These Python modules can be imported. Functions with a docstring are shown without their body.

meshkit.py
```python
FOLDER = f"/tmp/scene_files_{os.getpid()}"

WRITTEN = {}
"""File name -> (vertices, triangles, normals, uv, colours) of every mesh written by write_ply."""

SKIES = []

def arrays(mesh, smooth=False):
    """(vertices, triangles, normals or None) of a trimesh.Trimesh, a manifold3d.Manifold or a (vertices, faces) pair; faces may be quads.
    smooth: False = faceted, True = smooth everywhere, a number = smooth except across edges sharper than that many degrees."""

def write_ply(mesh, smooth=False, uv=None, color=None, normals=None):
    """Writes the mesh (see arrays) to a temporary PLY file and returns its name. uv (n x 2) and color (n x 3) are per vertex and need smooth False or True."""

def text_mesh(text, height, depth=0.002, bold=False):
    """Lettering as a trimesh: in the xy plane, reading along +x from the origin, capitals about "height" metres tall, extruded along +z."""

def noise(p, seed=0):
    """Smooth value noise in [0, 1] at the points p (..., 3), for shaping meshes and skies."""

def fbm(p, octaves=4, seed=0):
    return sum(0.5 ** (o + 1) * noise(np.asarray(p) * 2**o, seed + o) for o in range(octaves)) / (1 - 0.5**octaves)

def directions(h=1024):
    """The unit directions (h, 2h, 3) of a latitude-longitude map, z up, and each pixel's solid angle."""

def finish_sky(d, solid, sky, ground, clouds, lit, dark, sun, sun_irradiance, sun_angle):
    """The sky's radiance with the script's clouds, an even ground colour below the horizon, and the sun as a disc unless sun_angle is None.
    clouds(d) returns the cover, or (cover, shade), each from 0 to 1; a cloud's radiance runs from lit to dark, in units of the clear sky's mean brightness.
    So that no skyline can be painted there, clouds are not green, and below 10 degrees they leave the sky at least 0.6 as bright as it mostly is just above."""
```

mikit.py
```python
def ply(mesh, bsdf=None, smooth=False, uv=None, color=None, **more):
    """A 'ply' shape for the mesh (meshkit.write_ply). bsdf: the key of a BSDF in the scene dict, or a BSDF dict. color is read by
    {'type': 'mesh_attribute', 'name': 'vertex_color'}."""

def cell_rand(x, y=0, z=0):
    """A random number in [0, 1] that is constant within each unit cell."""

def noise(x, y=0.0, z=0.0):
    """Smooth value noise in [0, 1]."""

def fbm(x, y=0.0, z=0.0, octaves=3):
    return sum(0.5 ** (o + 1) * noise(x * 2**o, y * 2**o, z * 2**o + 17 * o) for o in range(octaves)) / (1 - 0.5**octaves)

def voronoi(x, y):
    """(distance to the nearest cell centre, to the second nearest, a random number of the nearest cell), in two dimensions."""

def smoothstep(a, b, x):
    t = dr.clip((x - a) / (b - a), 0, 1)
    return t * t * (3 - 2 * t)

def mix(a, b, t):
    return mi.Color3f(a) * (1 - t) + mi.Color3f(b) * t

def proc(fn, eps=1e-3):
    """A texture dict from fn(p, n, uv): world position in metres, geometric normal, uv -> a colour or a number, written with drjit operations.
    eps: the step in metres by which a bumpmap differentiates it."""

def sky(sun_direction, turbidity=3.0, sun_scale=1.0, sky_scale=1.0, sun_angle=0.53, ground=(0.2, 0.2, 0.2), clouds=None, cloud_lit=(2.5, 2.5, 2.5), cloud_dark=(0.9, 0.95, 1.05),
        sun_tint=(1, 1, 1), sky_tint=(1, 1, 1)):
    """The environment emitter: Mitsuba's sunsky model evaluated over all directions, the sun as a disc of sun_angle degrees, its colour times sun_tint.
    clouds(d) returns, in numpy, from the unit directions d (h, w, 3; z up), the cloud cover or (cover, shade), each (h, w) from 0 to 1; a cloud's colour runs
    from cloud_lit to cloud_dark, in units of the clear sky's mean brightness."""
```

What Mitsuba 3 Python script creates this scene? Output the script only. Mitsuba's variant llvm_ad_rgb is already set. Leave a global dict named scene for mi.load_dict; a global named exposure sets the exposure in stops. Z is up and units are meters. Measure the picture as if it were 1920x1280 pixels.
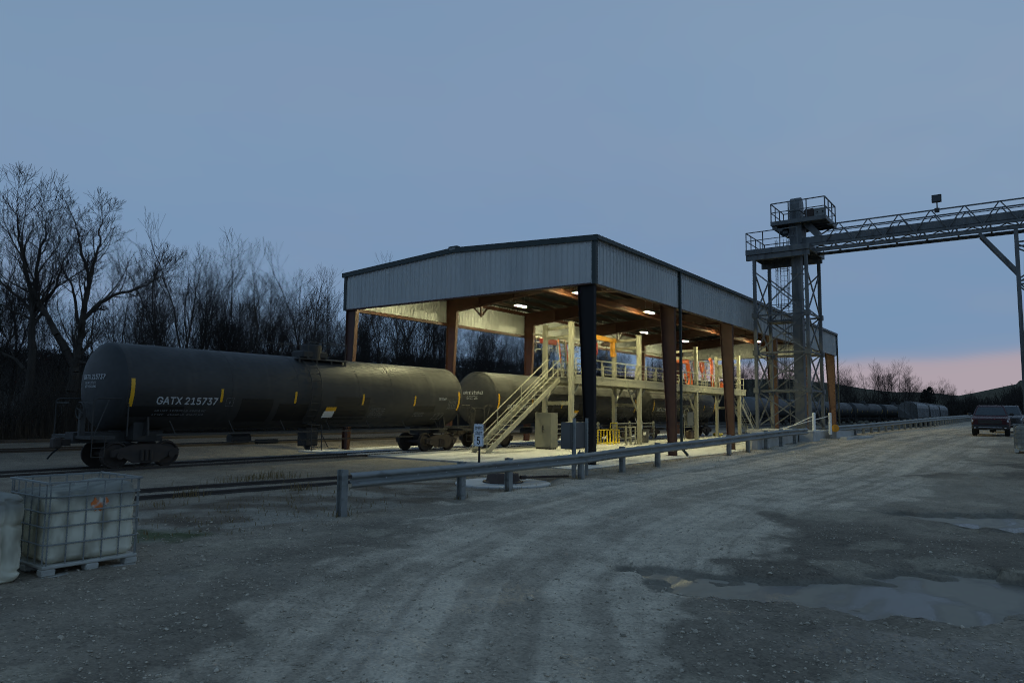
import math, random
import numpy as np, trimesh, mitsuba as mi, drjit as dr
import mikit, meshkit
from mikit import proc, noise, fbm, voronoi, smoothstep, mix, cell_rand
import manifold3d as m3
T = mi.ScalarTransform4f
scene, labels = {}, {}
# ------------------------------------------------------------------ camera, sky, exposure
F_PX, YAW, PITCH, ROLL, EYE = 1341.5, .6319, .0959, .0117, 2.15
def camera_axes():
    cy, sy, cp, sp = math.cos(YAW), math.sin(YAW), math.cos(PITCH), math.sin(PITCH)
    Fw = np.array([cy*cp, sy*cp, sp]); R = np.array([sy, -cy, 0.]); U = np.cross(R, Fw)
    return Fw, -math.sin(ROLL)*R + math.cos(ROLL)*U
FW, UP = camera_axes()
scene['camera'] = {'type': 'perspective', 'fov': 2*math.degrees(math.atan(960/F_PX)), 'fov_axis': 'x', 'near_clip': .1, 'far_clip': 6000.,
                   'to_world': T().look_at(origin=[0, 0, EYE], target=[float(v) for v in np.array([0, 0, EYE])+FW], up=[float(v) for v in UP])}
exposure = 3.72
def smooth01(a, b, x): t = np.clip((x-a)/(b-a), 0, 1); return t*t*(3-2*t)
def clouds(d):
    x, y, z = d[..., 0], d[..., 1], d[..., 2]
    el = np.degrees(np.arcsin(np.clip(z, -1, 1))); az = np.degrees(np.arctan2(y, x))
    q = d/np.maximum(z[..., None]+.18, .05)
    n = meshkit.fbm(np.stack([q[..., 0]*1.1, q[..., 1]*1.1, 0*z], -1), 5, 3)
    n2 = meshkit.fbm(np.stack([q[..., 0]*.35, q[..., 1]*.35, 0*z+5], -1), 3, 8)
    # a clear strip under the edge of the overcast, along the horizon where the sun went down
    edge = 3.75*np.exp(-(np.abs(az+6)/46)**2.4) + 1.2*(meshkit.fbm(np.stack([az*.09, el*.25, 0*az], -1), 4, 5)-.5) + .6
    open_ = 1/(1+np.exp((el-edge)/.22))
    open_ = open_*np.exp(-(np.abs(az+6)/60)**4)
    cover = 1-.95*smooth01(12, 46, el)*(1-.80*np.exp(-(az/62)**2))+(1.0*(n-.5)*smooth01(8, 26, el)+.6*(n2-.5)*smooth01(8, 25, el))*(1-.75*np.exp(-(az/62)**2))
    n3 = meshkit.fbm(np.stack([q[..., 0]*2.1+3*n2, q[..., 1]*2.1, 0*z+9], -1), 5, 17)
    return np.clip(cover, .15, 1), (1-open_)*(1-.09*smooth01(.34, .72, .6*n3+.4*n))
SKY_SCALE = 1.0
scene['sky_light'] = mikit.sky([1, -.1, .06], turbidity=4, sun_scale=0.0, sky_scale=SKY_SCALE, clouds=clouds,
                               cloud_lit=(1.50, 1.26, 1.42), cloud_dark=(.66, 1.06, 1.64), sky_tint=(.56, .74, 1.0), ground=(.12, .12, .12))
# ------------------------------------------------------------------ helpers
def rgb(*c): return {'type': 'rgb', 'value': list(c)}
def P(name, base, rough=.6, metal=0., spec=.5, bump=None, **k):
    b = {'type': 'principled', 'base_color': base if isinstance(base, dict) else rgb(*base), 'roughness': rough, 'metallic': metal, 'specular': spec, **k}
    if bump: b = {'type': 'bumpmap', 'scale': bump[1], 'tex': bump[0], 'bsdf': b}
    scene[name] = {'type': 'twosided', 'bsdf': b}
class MB:
    def __init__(s): s.v, s.f, s.o, s.n = [], [], [], 0
    def add(s, v, f):
        v = np.asarray(v, float).reshape(-1, 3); f = np.asarray(f, int)
        if f.shape[1] == 4: f = np.vstack([f[:, [0, 1, 2]], f[:, [0, 2, 3]]])
        s.v.append(v); s.f.append(f+s.n); s.o.append(s.n); s.n += len(v); return s
    def mesh(s, m):
        if hasattr(m, 'to_mesh'):
            k = m.to_mesh(); return s.add(k.vert_properties[:, :3], k.tri_verts)
        return s.add(m.vertices, m.faces)
    def box(s, a, b, bev=0.):
        a, b = np.minimum(a, b).astype(float), np.maximum(a, b).astype(float)
        if bev:
            pts = []
            for i in range(3):
                lo, hi = a+bev, b-bev; lo[i], hi[i] = a[i], b[i]
                pts += [[x, y, z] for x in (lo[0], hi[0]) for y in (lo[1], hi[1]) for z in (lo[2], hi[2])]
            return s.mesh(m3.Manifold.hull_points(np.array(pts)))
        v = [[x, y, z] for x in (a[0], b[0]) for y in (a[1], b[1]) for z in (a[2], b[2])]
        return s.add(v, [[0, 1, 3, 2], [4, 6, 7, 5], [0, 4, 5, 1], [2, 3, 7, 6], [0, 2, 6, 4], [1, 5, 7, 3]])
    def tube(s, p0, p1, r0, r1=None, n=8, caps=True):
        p0, p1 = np.array(p0, float), np.array(p1, float); r1 = r0 if r1 is None else r1
        t = p1-p0; t /= np.linalg.norm(t)+1e-12
        a = np.cross(t, [0, 0, 1.] if abs(t[2]) < .9 else [1., 0, 0]); a /= np.linalg.norm(a); b = np.cross(t, a)
        g = np.arange(n)*2*np.pi/n+np.pi/n; c = np.cos(g)[:, None]*a+np.sin(g)[:, None]*b
        v = np.vstack([p0+r0*c, p1+r1*c, [p0], [p1]]); i = np.arange(n); j = (i+1) % n
        f = [np.stack([i, j, n+j], 1), np.stack([i, n+j, n+i], 1)]
        if caps: f += [np.stack([j, i, 0*i+2*n], 1), np.stack([n+i, n+j, 0*i+2*n+1], 1)]
        return s.add(v, np.vstack(f))
    def path(s, pts, r, n=6):
        for a, b in zip(pts[:-1], pts[1:]): s.tube(a, b, r, n=n)
        return s
    def bar(s, p0, p1, w, h, up=(0, 0, 1)):
        "rectangular bar: w across, h along up"
        p0, p1 = np.array(p0, float), np.array(p1, float); t = p1-p0; t /= np.linalg.norm(t)
        a = np.cross(t, up); a /= np.linalg.norm(a)+1e-12; u = np.cross(a, t)
        v = [p+sx*w/2*a+sz*h/2*u for p in (p0, p1) for sx in (-1, 1) for sz in (-1, 1)]
        return s.add(v, [[0, 1, 3, 2], [4, 6, 7, 5], [0, 4, 5, 1], [2, 3, 7, 6], [0, 2, 6, 4], [1, 5, 7, 3]])
    def prism(s, poly, origin, eu, ev, ew):
        "polygon (u,v) extruded by the vector ew from origin"
        poly = np.array(poly, float); o, eu, ev, ew = (np.array(q, float) for q in (origin, eu, ev, ew))
        from shapely.geometry import Polygon
        vv, ff = trimesh.creation.triangulate_polygon(Polygon(poly), engine='earcut')
        a = o+vv[:, :1]*eu+vv[:, 1:2]*ev; n = len(a)
        s.add(np.vstack([a, a+ew]), np.vstack([ff, ff[:, ::-1]+n]))
        k = len(poly); q = o+poly[:, :1]*eu+poly[:, 1:2]*ev; i = np.arange(k); j = (i+1) % k
        return s.add(np.vstack([q, q+ew]), np.stack([i, j, k+j, k+i], 1))
    def revolve(s, prof, origin, axis='z', n=24):
        prof = np.array(prof, float); g = np.arange(n)*2*np.pi/n
        r, h = prof[:, 0], prof[:, 1]
        c, sn = np.cos(g)[:, None]*r, np.sin(g)[:, None]*r; hh = np.broadcast_to(h, c.shape)
        xyz = {'z': (c, sn, hh), 'x': (hh, c, sn), 'y': (sn, hh, c)}[axis]
        v = np.stack(xyz, -1).reshape(-1, 3)+np.array(origin); m = len(prof)
        i, j = np.meshgrid(np.arange(n), np.arange(m-1), indexing='ij'); i2 = (i+1) % n
        return s.add(v, np.stack([i*m+j, i2*m+j, i2*m+j+1, i*m+j+1], -1).reshape(-1, 4))
    def get(s): return (np.vstack(s.v), np.vstack(s.f))
def numbered(key):
    if key not in used: used.add(key); return key
    k = 1
    while f'{key}_{k:03d}' in used: k += 1
    used.add(f'{key}_{k:03d}'); return f'{key}_{k:03d}'
used = set()
def pieces(mb):
    if len(mb.v) < 2: return [mb]
    lo, hi = np.array([v.min(0) for v in mb.v])-.012, np.array([v.max(0) for v in mb.v])+.012; n = len(lo); g = np.arange(n)
    for i in range(n):
        for j in np.nonzero(((lo < hi[i]) & (hi > lo[i])).all(1))[0]:
            if g[i] != g[j]: g[g == g[j]] = g[i]
    u = list(dict.fromkeys(g))
    if not 1 < len(u) < 90: return [mb]
    out = []
    for q in u:
        m = MB(); off = 0
        for i in range(n):
            if g[i] == q: m.v.append(mb.v[i]); m.f.append(mb.f[i]-mb.o[i]+m.n); m.n += len(mb.v[i])
        out.append(m)
    return out
def add(name, mb, bsdf, parent=None, smooth=False, label=None, **k):
    if isinstance(mb, MB) and parent and 'emitter' not in k:
        ps = pieces(mb)
        if len(ps) > 1:
            first = add(name, (np.vstack(ps[0].v), np.vstack(ps[0].f)), bsdf, parent, smooth, label, **k)
            for q in ps[1:]: add(name, (np.vstack(q.v), np.vstack(q.f)), bsdf, parent, smooth, None, **k)
            return first
    key = numbered((parent+'__' if parent else '')+name)
    scene[key] = mikit.ply(mb.get() if isinstance(mb, MB) else mb, bsdf, smooth, **k)
    if label: labels[key] = {'label': label}
    return key
def thing(name, label, cat, group=None):
    key = numbered(name); labels[key] = {'label': label, 'category': cat}
    if group: labels[key]['group'] = group
    return key
def solo(name, mb, bsdf, label, cat, group=None, smooth=False, kind=None):
    key = add(name, mb, bsdf, None, smooth); labels[key] = {'label': label, 'category': cat}
    if group: labels[key]['group'] = group
    if kind: labels[key]['kind'] = kind
    return key
def struct(name, mb, bsdf, smooth=False, parent=None):
    key = add(name, mb, bsdf, parent, smooth)
    labels[key] = {'kind': 'structure'}
    return key
def place(root, M):
    for k in [k for k in scene if k.startswith(root+'__') or k == root]: scene[k]['to_world'] = M
def dup(root, M, label, group=None, skip=()):
    base = root
    while base[-4:-3] == '_' and base[-3:].isdigit(): base = base[:-4]
    new = thing(base, label, labels[root]['category'], group)
    for k in [k for k in scene if k.startswith(root+'__')]:
        if any(w in k for w in skip): continue
        nk = new+k[len(root):]; used.add(nk); scene[nk] = {**scene[k], 'to_world': M}
    return new
def text(mb, s, h, origin, eu, ev, depth=.004, bold=True, width=None, centre=False):
    m = meshkit.text_mesh(s, h, depth, bold); v = np.array(m.vertices)
    if width: v[:, 0] *= width/(v[:, 0].max()-v[:, 0].min())
    if centre: v[:, 0] -= (v[:, 0].max()+v[:, 0].min())/2
    eu, ev = np.array(eu, float), np.array(ev, float)
    mb.add(np.array(origin)+v[:, :1]*eu+v[:, 1:2]*ev+v[:, 2:]*np.cross(eu, ev), m.faces)
RND = random.Random(7)
# ------------------------------------------------------------------ terrain
GR_X = [-30, 9, 15, 21, 27, 36, 49, 74, 107, 150]; GR_Y = [11.4, 11.3, 11.25, 11.2, 10.6, 9.95, 9.3, 7.4, 6.8, 6.8]
def rail_line(x): return np.interp(x, GR_X, GR_Y)
def road_z(x): return np.interp(x, [-50, 12, 20, 30, 39, 54, 74, 110, 300], [0, 0, .12, .40, .68, .95, 1.17, 1.5, 1.6])
PUDDLES = [([(9.25, 4.6), (8.9, 3.6), (8.75, 2.6), (9.1, 1.6), (9.8, .4), (10.4, -.9), (12.4, -.9), (12.3, .3), (11.6, 1.7), (10.6, 2.3), (9.9, 3.1), (9.6, 4.2)], -.035),
           ([(17.5, 2.2), (16.7, 1.2), (16.5, .2), (16.8, -1.2), (19., -1.), (18.9, .4), (18.2, 1.6)], .035)]
def poly_dist(x, y, poly):
    "signed distance to a polygon, negative inside"
    x, y = np.asarray(x, float), np.asarray(y, float); d = np.full(x.shape, 1e9); inside = np.zeros(x.shape, bool)
    for (x0, y0), (x1, y1) in zip(poly, poly[1:]+poly[:1]):
        ex, ey = x1-x0, y1-y0; t = np.clip(((x-x0)*ex+(y-y0)*ey)/(ex*ex+ey*ey), 0, 1)
        d = np.minimum(d, np.hypot(x-x0-t*ex, y-y0-t*ey))
        c = ((y0 > y) != (y1 > y)) & (x < (x1-x0)*(y-y0)/(y1-y0+1e-12)+x0); inside ^= c
    return np.where(inside, -d, d)
def hills(x, y):
    r = smooth01(105, 260, y+.16*x)*(np.interp(x, [0, 110, 230, 400], [10, 13, 23, 26])+6*(meshkit.fbm(np.stack([x/150, y/150, 0*x], -1), 3, 2)-.5)*2)
    g = 27*np.exp(-((x-525)/110)**2-((y+36)/92)**2)
    far = smooth01(420, 900, x)*16
    return np.maximum(np.maximum(r, g), far*.9)
def fine(x, y):
    s = np.stack([x, y, 0*x], -1)
    a = .07*(meshkit.fbm(s*.55, 3, 11)-.5)+.045*(meshkit.fbm(s*2.3, 3, 12)-.5)+.022*(meshkit.noise(s*9, 13)-.5)
    ca, sa = math.cos(.62), math.sin(.62)
    u, w = x*ca+y*sa, -x*sa+y*ca
    return a+.03*(meshkit.fbm(np.stack([u*.25, w*3.2, 0*u], -1), 2, 15)-.5)
def ground_z(x, y, detail=True):
    x, y = np.asarray(x, float), np.asarray(y, float)
    gl = rail_line(x); t = smooth01(gl+.3, gl+2.5, y)
    z = road_z(x)*(1-t) - .06*smooth01(14.5, 17, y) + .22*smooth01(31, 33.5, y)*(1-smooth01(47, 50, y))
    near = np.exp(-(np.hypot(x-12, y-8)/60)**4)
    if detail: z = z+fine(x, y)*near*(1-smooth01(13, 15, y)*.6)
    for poly, lev in PUDDLES:
        d = poly_dist(x, y, poly); q = np.stack([x, y, 0*x], -1); d = d+1.7*(meshkit.fbm(q*.9, 3, 41)-.5)+.9*(meshkit.fbm(q*3.3, 2, 42)-.5); base = float(road_z(poly[0][0]))
        z = np.where(d < 4, np.maximum(z, base-.05), z); k = smooth01(.45, -.30, d); z = z*(1-k*.94)+k*.94*(base-.135)
    mh = smooth01(1.9, 1.45, np.hypot(x-17.05, y-12.75)); z = z*(1-mh)+.0*mh
    pad = smooth01(23.05, 23.35, x)*smooth01(13.55, 13.85, y)*(1-smooth01(30.3, 30.6, y))*(1-smooth01(72, 72.4, x))
    z = z*(1-pad)-.09*pad
    z = z+hills(x, y)
    return z
def gz(x, y): return float(ground_z(np.array([x]), np.array([y]))[0])
def axis(lo, hi, f0, f1, d, grow):
    a = list(np.arange(f0, f1, d)); s = d
    while a[-1] < hi: s *= grow; a.append(a[-1]+s)
    s = d
    while a[0] > lo: s *= grow; a.insert(0, a[0]-s)
    return np.array(a)
GX, GY = axis(-400, 2600, 3.2, 21, .075, 1.045), axis(-1500, 1600, -2.2, 13.2, .075, 1.045)
# ------------------------------------------------------------------ materials
CL = [(-2, -2.5), (3.2, 3.2), (7.2, 5.7), (11.5, 7.0), (17.5, 7.6), (27, 6.6), (40, 6.), (56, 5.2), (74, 3.6), (110, 2.2), (260, -2)]
HWID = [1.3, 1.5, 2.1, 3.0, 4.3, 4.9, 5.0, 4.6, 4.4, 4.2, 4.]
def road_coords(p):
    best, lat, hw = mi.Float(1e9), mi.Float(0), mi.Float(3)
    for (x0, y0), (x1, y1), w0, w1 in zip(CL, CL[1:], HWID, HWID[1:]):
        ex, ey = x1-x0, y1-y0; L2 = ex*ex+ey*ey
        t = dr.clip(((p.x-x0)*ex+(p.y-y0)*ey)/L2, 0, 1)
        dx, dy = p.x-x0-t*ex, p.y-y0-t*ey; d = dr.sqrt(dx*dx+dy*dy)
        sg = dr.select(ex*dy-ey*dx > 0, 1.0, -1.0)
        m = d < best
        lat = dr.select(m, d*sg, lat); hw = dr.select(m, w0+(w1-w0)*t, hw); best = dr.select(m, d, best)
    return lat, hw
def gravel(p, n, uv):
    lat, hw = road_coords(p)
    big = fbm(p.x*.45, p.y*.45, 1., 4); mid = fbm(p.x*1.9, p.y*1.9, 2., 3)
    edge = dr.abs(lat)/hw+(big-.5)*1.1+(mid-.5)*.7
    road = 1-smoothstep(.80, 1.10, edge)
    streak = fbm(lat*1.7, p.x*.09, 4., 3)*.48+fbm(lat*6., p.x*.15, 8., 3)*.36+.16*mid
    tone = smoothstep(.36, .62, streak)
    d0, e0, r0 = voronoi(p.x*8.5+mid, p.y*8.5); d1, d2, r1 = voronoi(p.x*19, p.y*19); d3, d4, r3 = voronoi(p.x*47, p.y*47)
    grit = .55*(r1-.5)*(1-smoothstep(.32, .55, d1))+.40*(r3-.5)+.22*(r0-.5)
    stone = dr.maximum(.80+1.05*grit+.55*(mid-.5), .25)
    c_road = mix((.375, .310, .232), (.560, .468, .350), tone)*(.30+.76*stone)
    # worn damp gravel off the travelled part, darkest on the low ground right of the road
    damp = smoothstep(.36, .74, fbm(p.x*.33+9, p.y*.33, 5., 3)+.20*smoothstep(.5, 3., -lat)*(1-smoothstep(12, 16, p.x)))
    c_off = mix((.285, .236, .176), (.165, .136, .102), damp)*(.25+.82*stone)
    pale = smoothstep(.60, .72, fbm(p.x*.9+31, p.y*.9, 3., 3))
    c_off = mix(c_off, mi.Color3f(.39, .33, .24)*(.3+.75*stone), pale*.55)
    c = mix(c_off, c_road, road)
    # earth, weeds and moss along the rail side
    verge = smoothstep(10.9, 11.9, p.y+(mid-.5)*1.2)*(1-smoothstep(15.2, 16.8, p.y+(big-.5)*2.2))*(1-smoothstep(24, 34, p.x))
    earth = mix((.085, .062, .043), (.14, .112, .082), mid)*(.5+.7*stone)
    stones = mix(earth, mi.Color3f(.25, .22, .175)*(.45+.75*stone), smoothstep(.38, .72, fbm(p.x*1.1, p.y*1.1+40, 3., 3)))
    c = mix(c, stones, verge*.9)
    low = smoothstep(-.045, -.085, p.z-.12*smoothstep(12, 20, p.x)+.02*(mid-.5))*(1-smoothstep(10, 11, p.y))*(1-smoothstep(21, 23, p.x))
    c = mix(c, mix((.15, .13, .10), (.21, .184, .144), mid)*(.5+.5*stone), low*.85)
    moss = smoothstep(1.0, .35, dr.sqrt(dr.square((p.x-6.3)/.95)+dr.square((p.y-11.9)/.9))+(mid-.5)*1.1)
    c = mix(c, mi.Color3f(.045, .062, .018)*(.6+.6*stone), moss*.85)
    ball = smoothstep(15.4, 16.6, p.y+(big-.5)*1.8)
    bc = mix((.145, .120, .090), (.255, .213, .16), fbm(p.x*.5, p.y*.5, 6., 3))*(.35+.9*stone)
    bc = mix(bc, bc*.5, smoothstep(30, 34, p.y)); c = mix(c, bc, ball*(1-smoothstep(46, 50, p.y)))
    near_pad = smoothstep(18.5, 20.5, p.x)*smoothstep(11.2, 12.4, p.y)*(1-smoothstep(30, 33, p.y))
    c = mix(c, mi.Color3f(.225, .193, .145)*(.4+.85*stone), near_pad*.9)
    field = smoothstep(47, 52, p.y)
    wooded = smoothstep(50, 58, p.y)*(1-smoothstep(330, 420, p.x))
    c = mix(c, mix((.060, .052, .032), (.10, .088, .058), big)*(.6+.5*mid), field)
    fieldx = smoothstep(130, 175, p.x)*(1-smoothstep(2, 6, dr.abs(lat)))
    c = mix(c, mix((.060, .052, .032), (.10, .088, .058), big), smoothstep(130, 190, p.x)*(1-road))
    return mix(c, mix((.030, .026, .020), (.050, .043, .033), fbm(p.x*.05, p.y*.05, 1., 4)), wooded)
def gravel_rough(p, n, uv):
    w = fbm(p.x*.9, p.y*.9, 12., 3)
    wet = smoothstep(.50, .66, w)*(1-smoothstep(9.5, 12, p.x+p.y*.6))
    return .92-.42*wet
def gravel_bump(p, n, uv):
    d1, d2, r1 = voronoi(p.x*19, p.y*19); d3, d4, r3 = voronoi(p.x*47, p.y*47)
    return (1-smoothstep(.1, .6, d1))*r1*1.0+(1-smoothstep(.1, .6, d3))*.35*r3
P('gravel_material', proc(gravel), proc(gravel_rough), spec=.3, bump=(proc(gravel_bump, 5e-3), .022))
def mud(p): return fbm(p.x*1.0+p.y*.75+3*fbm(p.x*.7, p.y*.7, 3., 2), p.y*2.4-p.x*.4, 2., 4)
P('water_material', proc(lambda p, n, uv: mix((.125, .110, .088), (.23, .202, .158), smoothstep(.36, .66, mud(p)))),
  proc(lambda p, n, uv: .36+.34*smoothstep(.36, .60, mud(p))), spec=.42, bump=(proc(lambda p, n, uv: fbm(p.x*9, p.y*9, 2., 3)*smoothstep(.40, .6, mud(p))), .012))
def concrete(p, n, uv):
    a = fbm(p.x*.6, p.y*.6, p.z*.6, 4); b = fbm(p.x*5, p.y*5, p.z*5, 3)
    st = smoothstep(.55, .75, fbm(p.x*.35, p.y*1.6, p.z*.5+3, 4))
    return mix((.36, .35, .32), (.50, .49, .46), a)*(.82+.34*b)*(1-.38*st)
P('concrete_material', proc(concrete), .85, spec=.3, bump=(proc(lambda p, n, uv: fbm(p.x*14, p.y*14, p.z*14, 3)), .006))
def galv(p, n, uv):
    a = fbm(p.x*2.2, p.y*2.2, p.z*5, 3); return mix((.17, .178, .168), (.27, .275, .26), a)
P('galvanised_material', proc(lambda p, n, uv: mi.Color3f(galv(p, n, uv))*(1-.35*smoothstep(.56, .74, fbm(p.x*3, p.y*3, p.z*9, 4)))), proc(lambda p, n, uv: .42+.25*fbm(p.x*4, p.y*4, p.z*4, 3)), metal=.12)
P('tower_material', proc(lambda p, n, uv: mix((.078, .086, .092), (.155, .164, .166), fbm(p.x*1.5, p.y*1.5, p.z*.9, 4))*(1-.35*smoothstep(.55, .7, fbm(p.x*4, p.y*4, p.z*.5, 3)))), .55, metal=.3)
def cladding(p, n, uv):
    a = fbm(p.x*.7, p.y*.7, p.z*.35, 3); b = fbm(p.x*9, p.y*9, p.z*.6, 3)
    return mix((.42, .44, .44), (.50, .51, .50), a)*(.96+.07*b)*(.95+.10*cell_rand(p.x/.912+.07, p.y/.912+.3, 2.))*(1-.05*smoothstep(.58, .74, fbm(p.x*5+p.y*5, p.z*.5, 3., 3)))
P('cladding_material', proc(cladding), .45)
P('green_trim_material', (.012, .024, .022), .45)
P('roof_material', (.012, .019, .018), .55)
P('red_steel_material', proc(lambda p, n, uv: mix((.050, .019, .012), (.078, .030, .018), fbm(p.x*1.5, p.y*1.5, p.z*1.2, 4))*(.88+.2*fbm(p.x*9, p.y*9, p.z*6, 2))), .55)
P('orange_primer_material', (.17, .058, .026), .55)
P('dark_column_material', (.008, .006, .006), .6, spec=.3)
P('purlin_material', (.045, .030, .024), .6)
def rack(p, n, uv):
    a = fbm(p.x*2, p.y*2, p.z*1.2, 4); return mix((.27, .26, .195), (.35, .335, .255), a)*(1-.3*smoothstep(.62, .75, fbm(p.x*5, p.y*5, p.z*2+9, 3)))
P('rack_paint_material', proc(rack), .55)
P('grating_material', (.20, .20, .18), .7)
def tankpaint(p, n, uv):
    a = fbm(p.x*.8, p.y*.8, p.z*.8, 4); b = fbm(p.x*3.2, p.y*3., p.z*.5, 4)
    st = smoothstep(.52, .72, fbm(p.x*3.4, p.z*.35, p.y*.3, 4)); lowd = smoothstep(2.2, 1.3, p.z+.5*(a-.5))
    c0 = mix((.017, .0185, .020), (.036, .036, .035), a*.6+b*.4); c0 = mix(c0, mi.Color3f(.060, .054, .045), st*.30+lowd*.16); return c0*(.85+.3*fbm(p.x*7, p.y*7, p.z*7, 2))
P('tank_paint_material', proc(tankpaint), proc(lambda p, n, uv: .48+.22*fbm(p.x*1.2, p.y*1.2, p.z*1.2, 3)), spec=.45)
P('fresh_black_material', (.006, .0065, .007), .55)
P('pale_tank_material', proc(lambda p, n, uv: mix((.105, .108, .108), (.165, .166, .164), fbm(p.x*.9, p.y*.9, p.z*.9, 4))), .6)
P('frame_black_material', proc(lambda p, n, uv: mix((.022, .022, .022), (.045, .040, .034), fbm(p.x*2, p.y*2, p.z*2, 3))), .65)
P('rust_steel_material', proc(lambda p, n, uv: mix((.022, .018, .016), (.056, .040, .030), fbm(p.x*4, p.y*4, p.z*4, 4))), .75)
P('railhead_material', proc(lambda p, n, uv: mix((.045, .034, .028), (.10, .085, .075), fbm(p.x*1.2, p.y*6, p.z*3, 3))), .5, metal=.3)
P('sleeper_material', proc(lambda p, n, uv: mix((.035, .028, .022), (.07, .058, .046), fbm(p.x*2, p.y*9, p.z*3, 3))), .9)
P('yellow_tape_material', (.72, .38, .012), .4)
P('white_paint_material', (.74, .74, .70), .5)
P('lettering_material', (.44, .45, .45), .6)
P('dim_lettering_material', (.15, .155, .155), .6)
P('pallet_plastic_material', proc(lambda p, n, uv: mix((.30, .29, .25), (.50, .49, .44), fbm(p.x*9, p.y*9, p.z*14, 4))), .6)
P('yellow_paint_material', (.80, .58, .03), .45)
P('amber_paint_material', (.62, .27, .015), .45)
P('orange_material', (.50, .095, .025), .55)
P('red_paint_material', (.34, .032, .016), .45)
P('cabinet_material', proc(lambda p, n, uv: mix((.15, .15, .125), (.21, .21, .17), fbm(p.x*2, p.y*2, p.z*1.3, 4))), .5)
P('slate_box_material', proc(lambda p, n, uv: mix((.085, .082, .075), (.125, .12, .11), fbm(p.x*3, p.y*3, p.z*2, 4))), .5, metal=.2)
P('sign_white_material', (.74, .77, .80), .5)
P('black_material', (.010, .010, .010), .5)
P('rubber_material', (.014, .014, .014), .85)
P('car_red_material', (.034, .0012, .003), .35, spec=.25, clearcoat=.15, clearcoat_gloss=.9)
P('car_dark_material', (.014, .015, .017), .25, clearcoat=1.0, clearcoat_gloss=.95)
P('glass_dark_material', (.014, .024, .030), .08, spec=.5)
P('chrome_material', (.55, .55, .56), .2, metal=1.0)
P('lamp_lens_material', (.50, .50, .50), .15)
P('iron_material', proc(lambda p, n, uv: mix((.045, .032, .026), (.09, .06, .046), fbm(p.x*6, p.y*6, p.z*6, 3))), .75)
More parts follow.
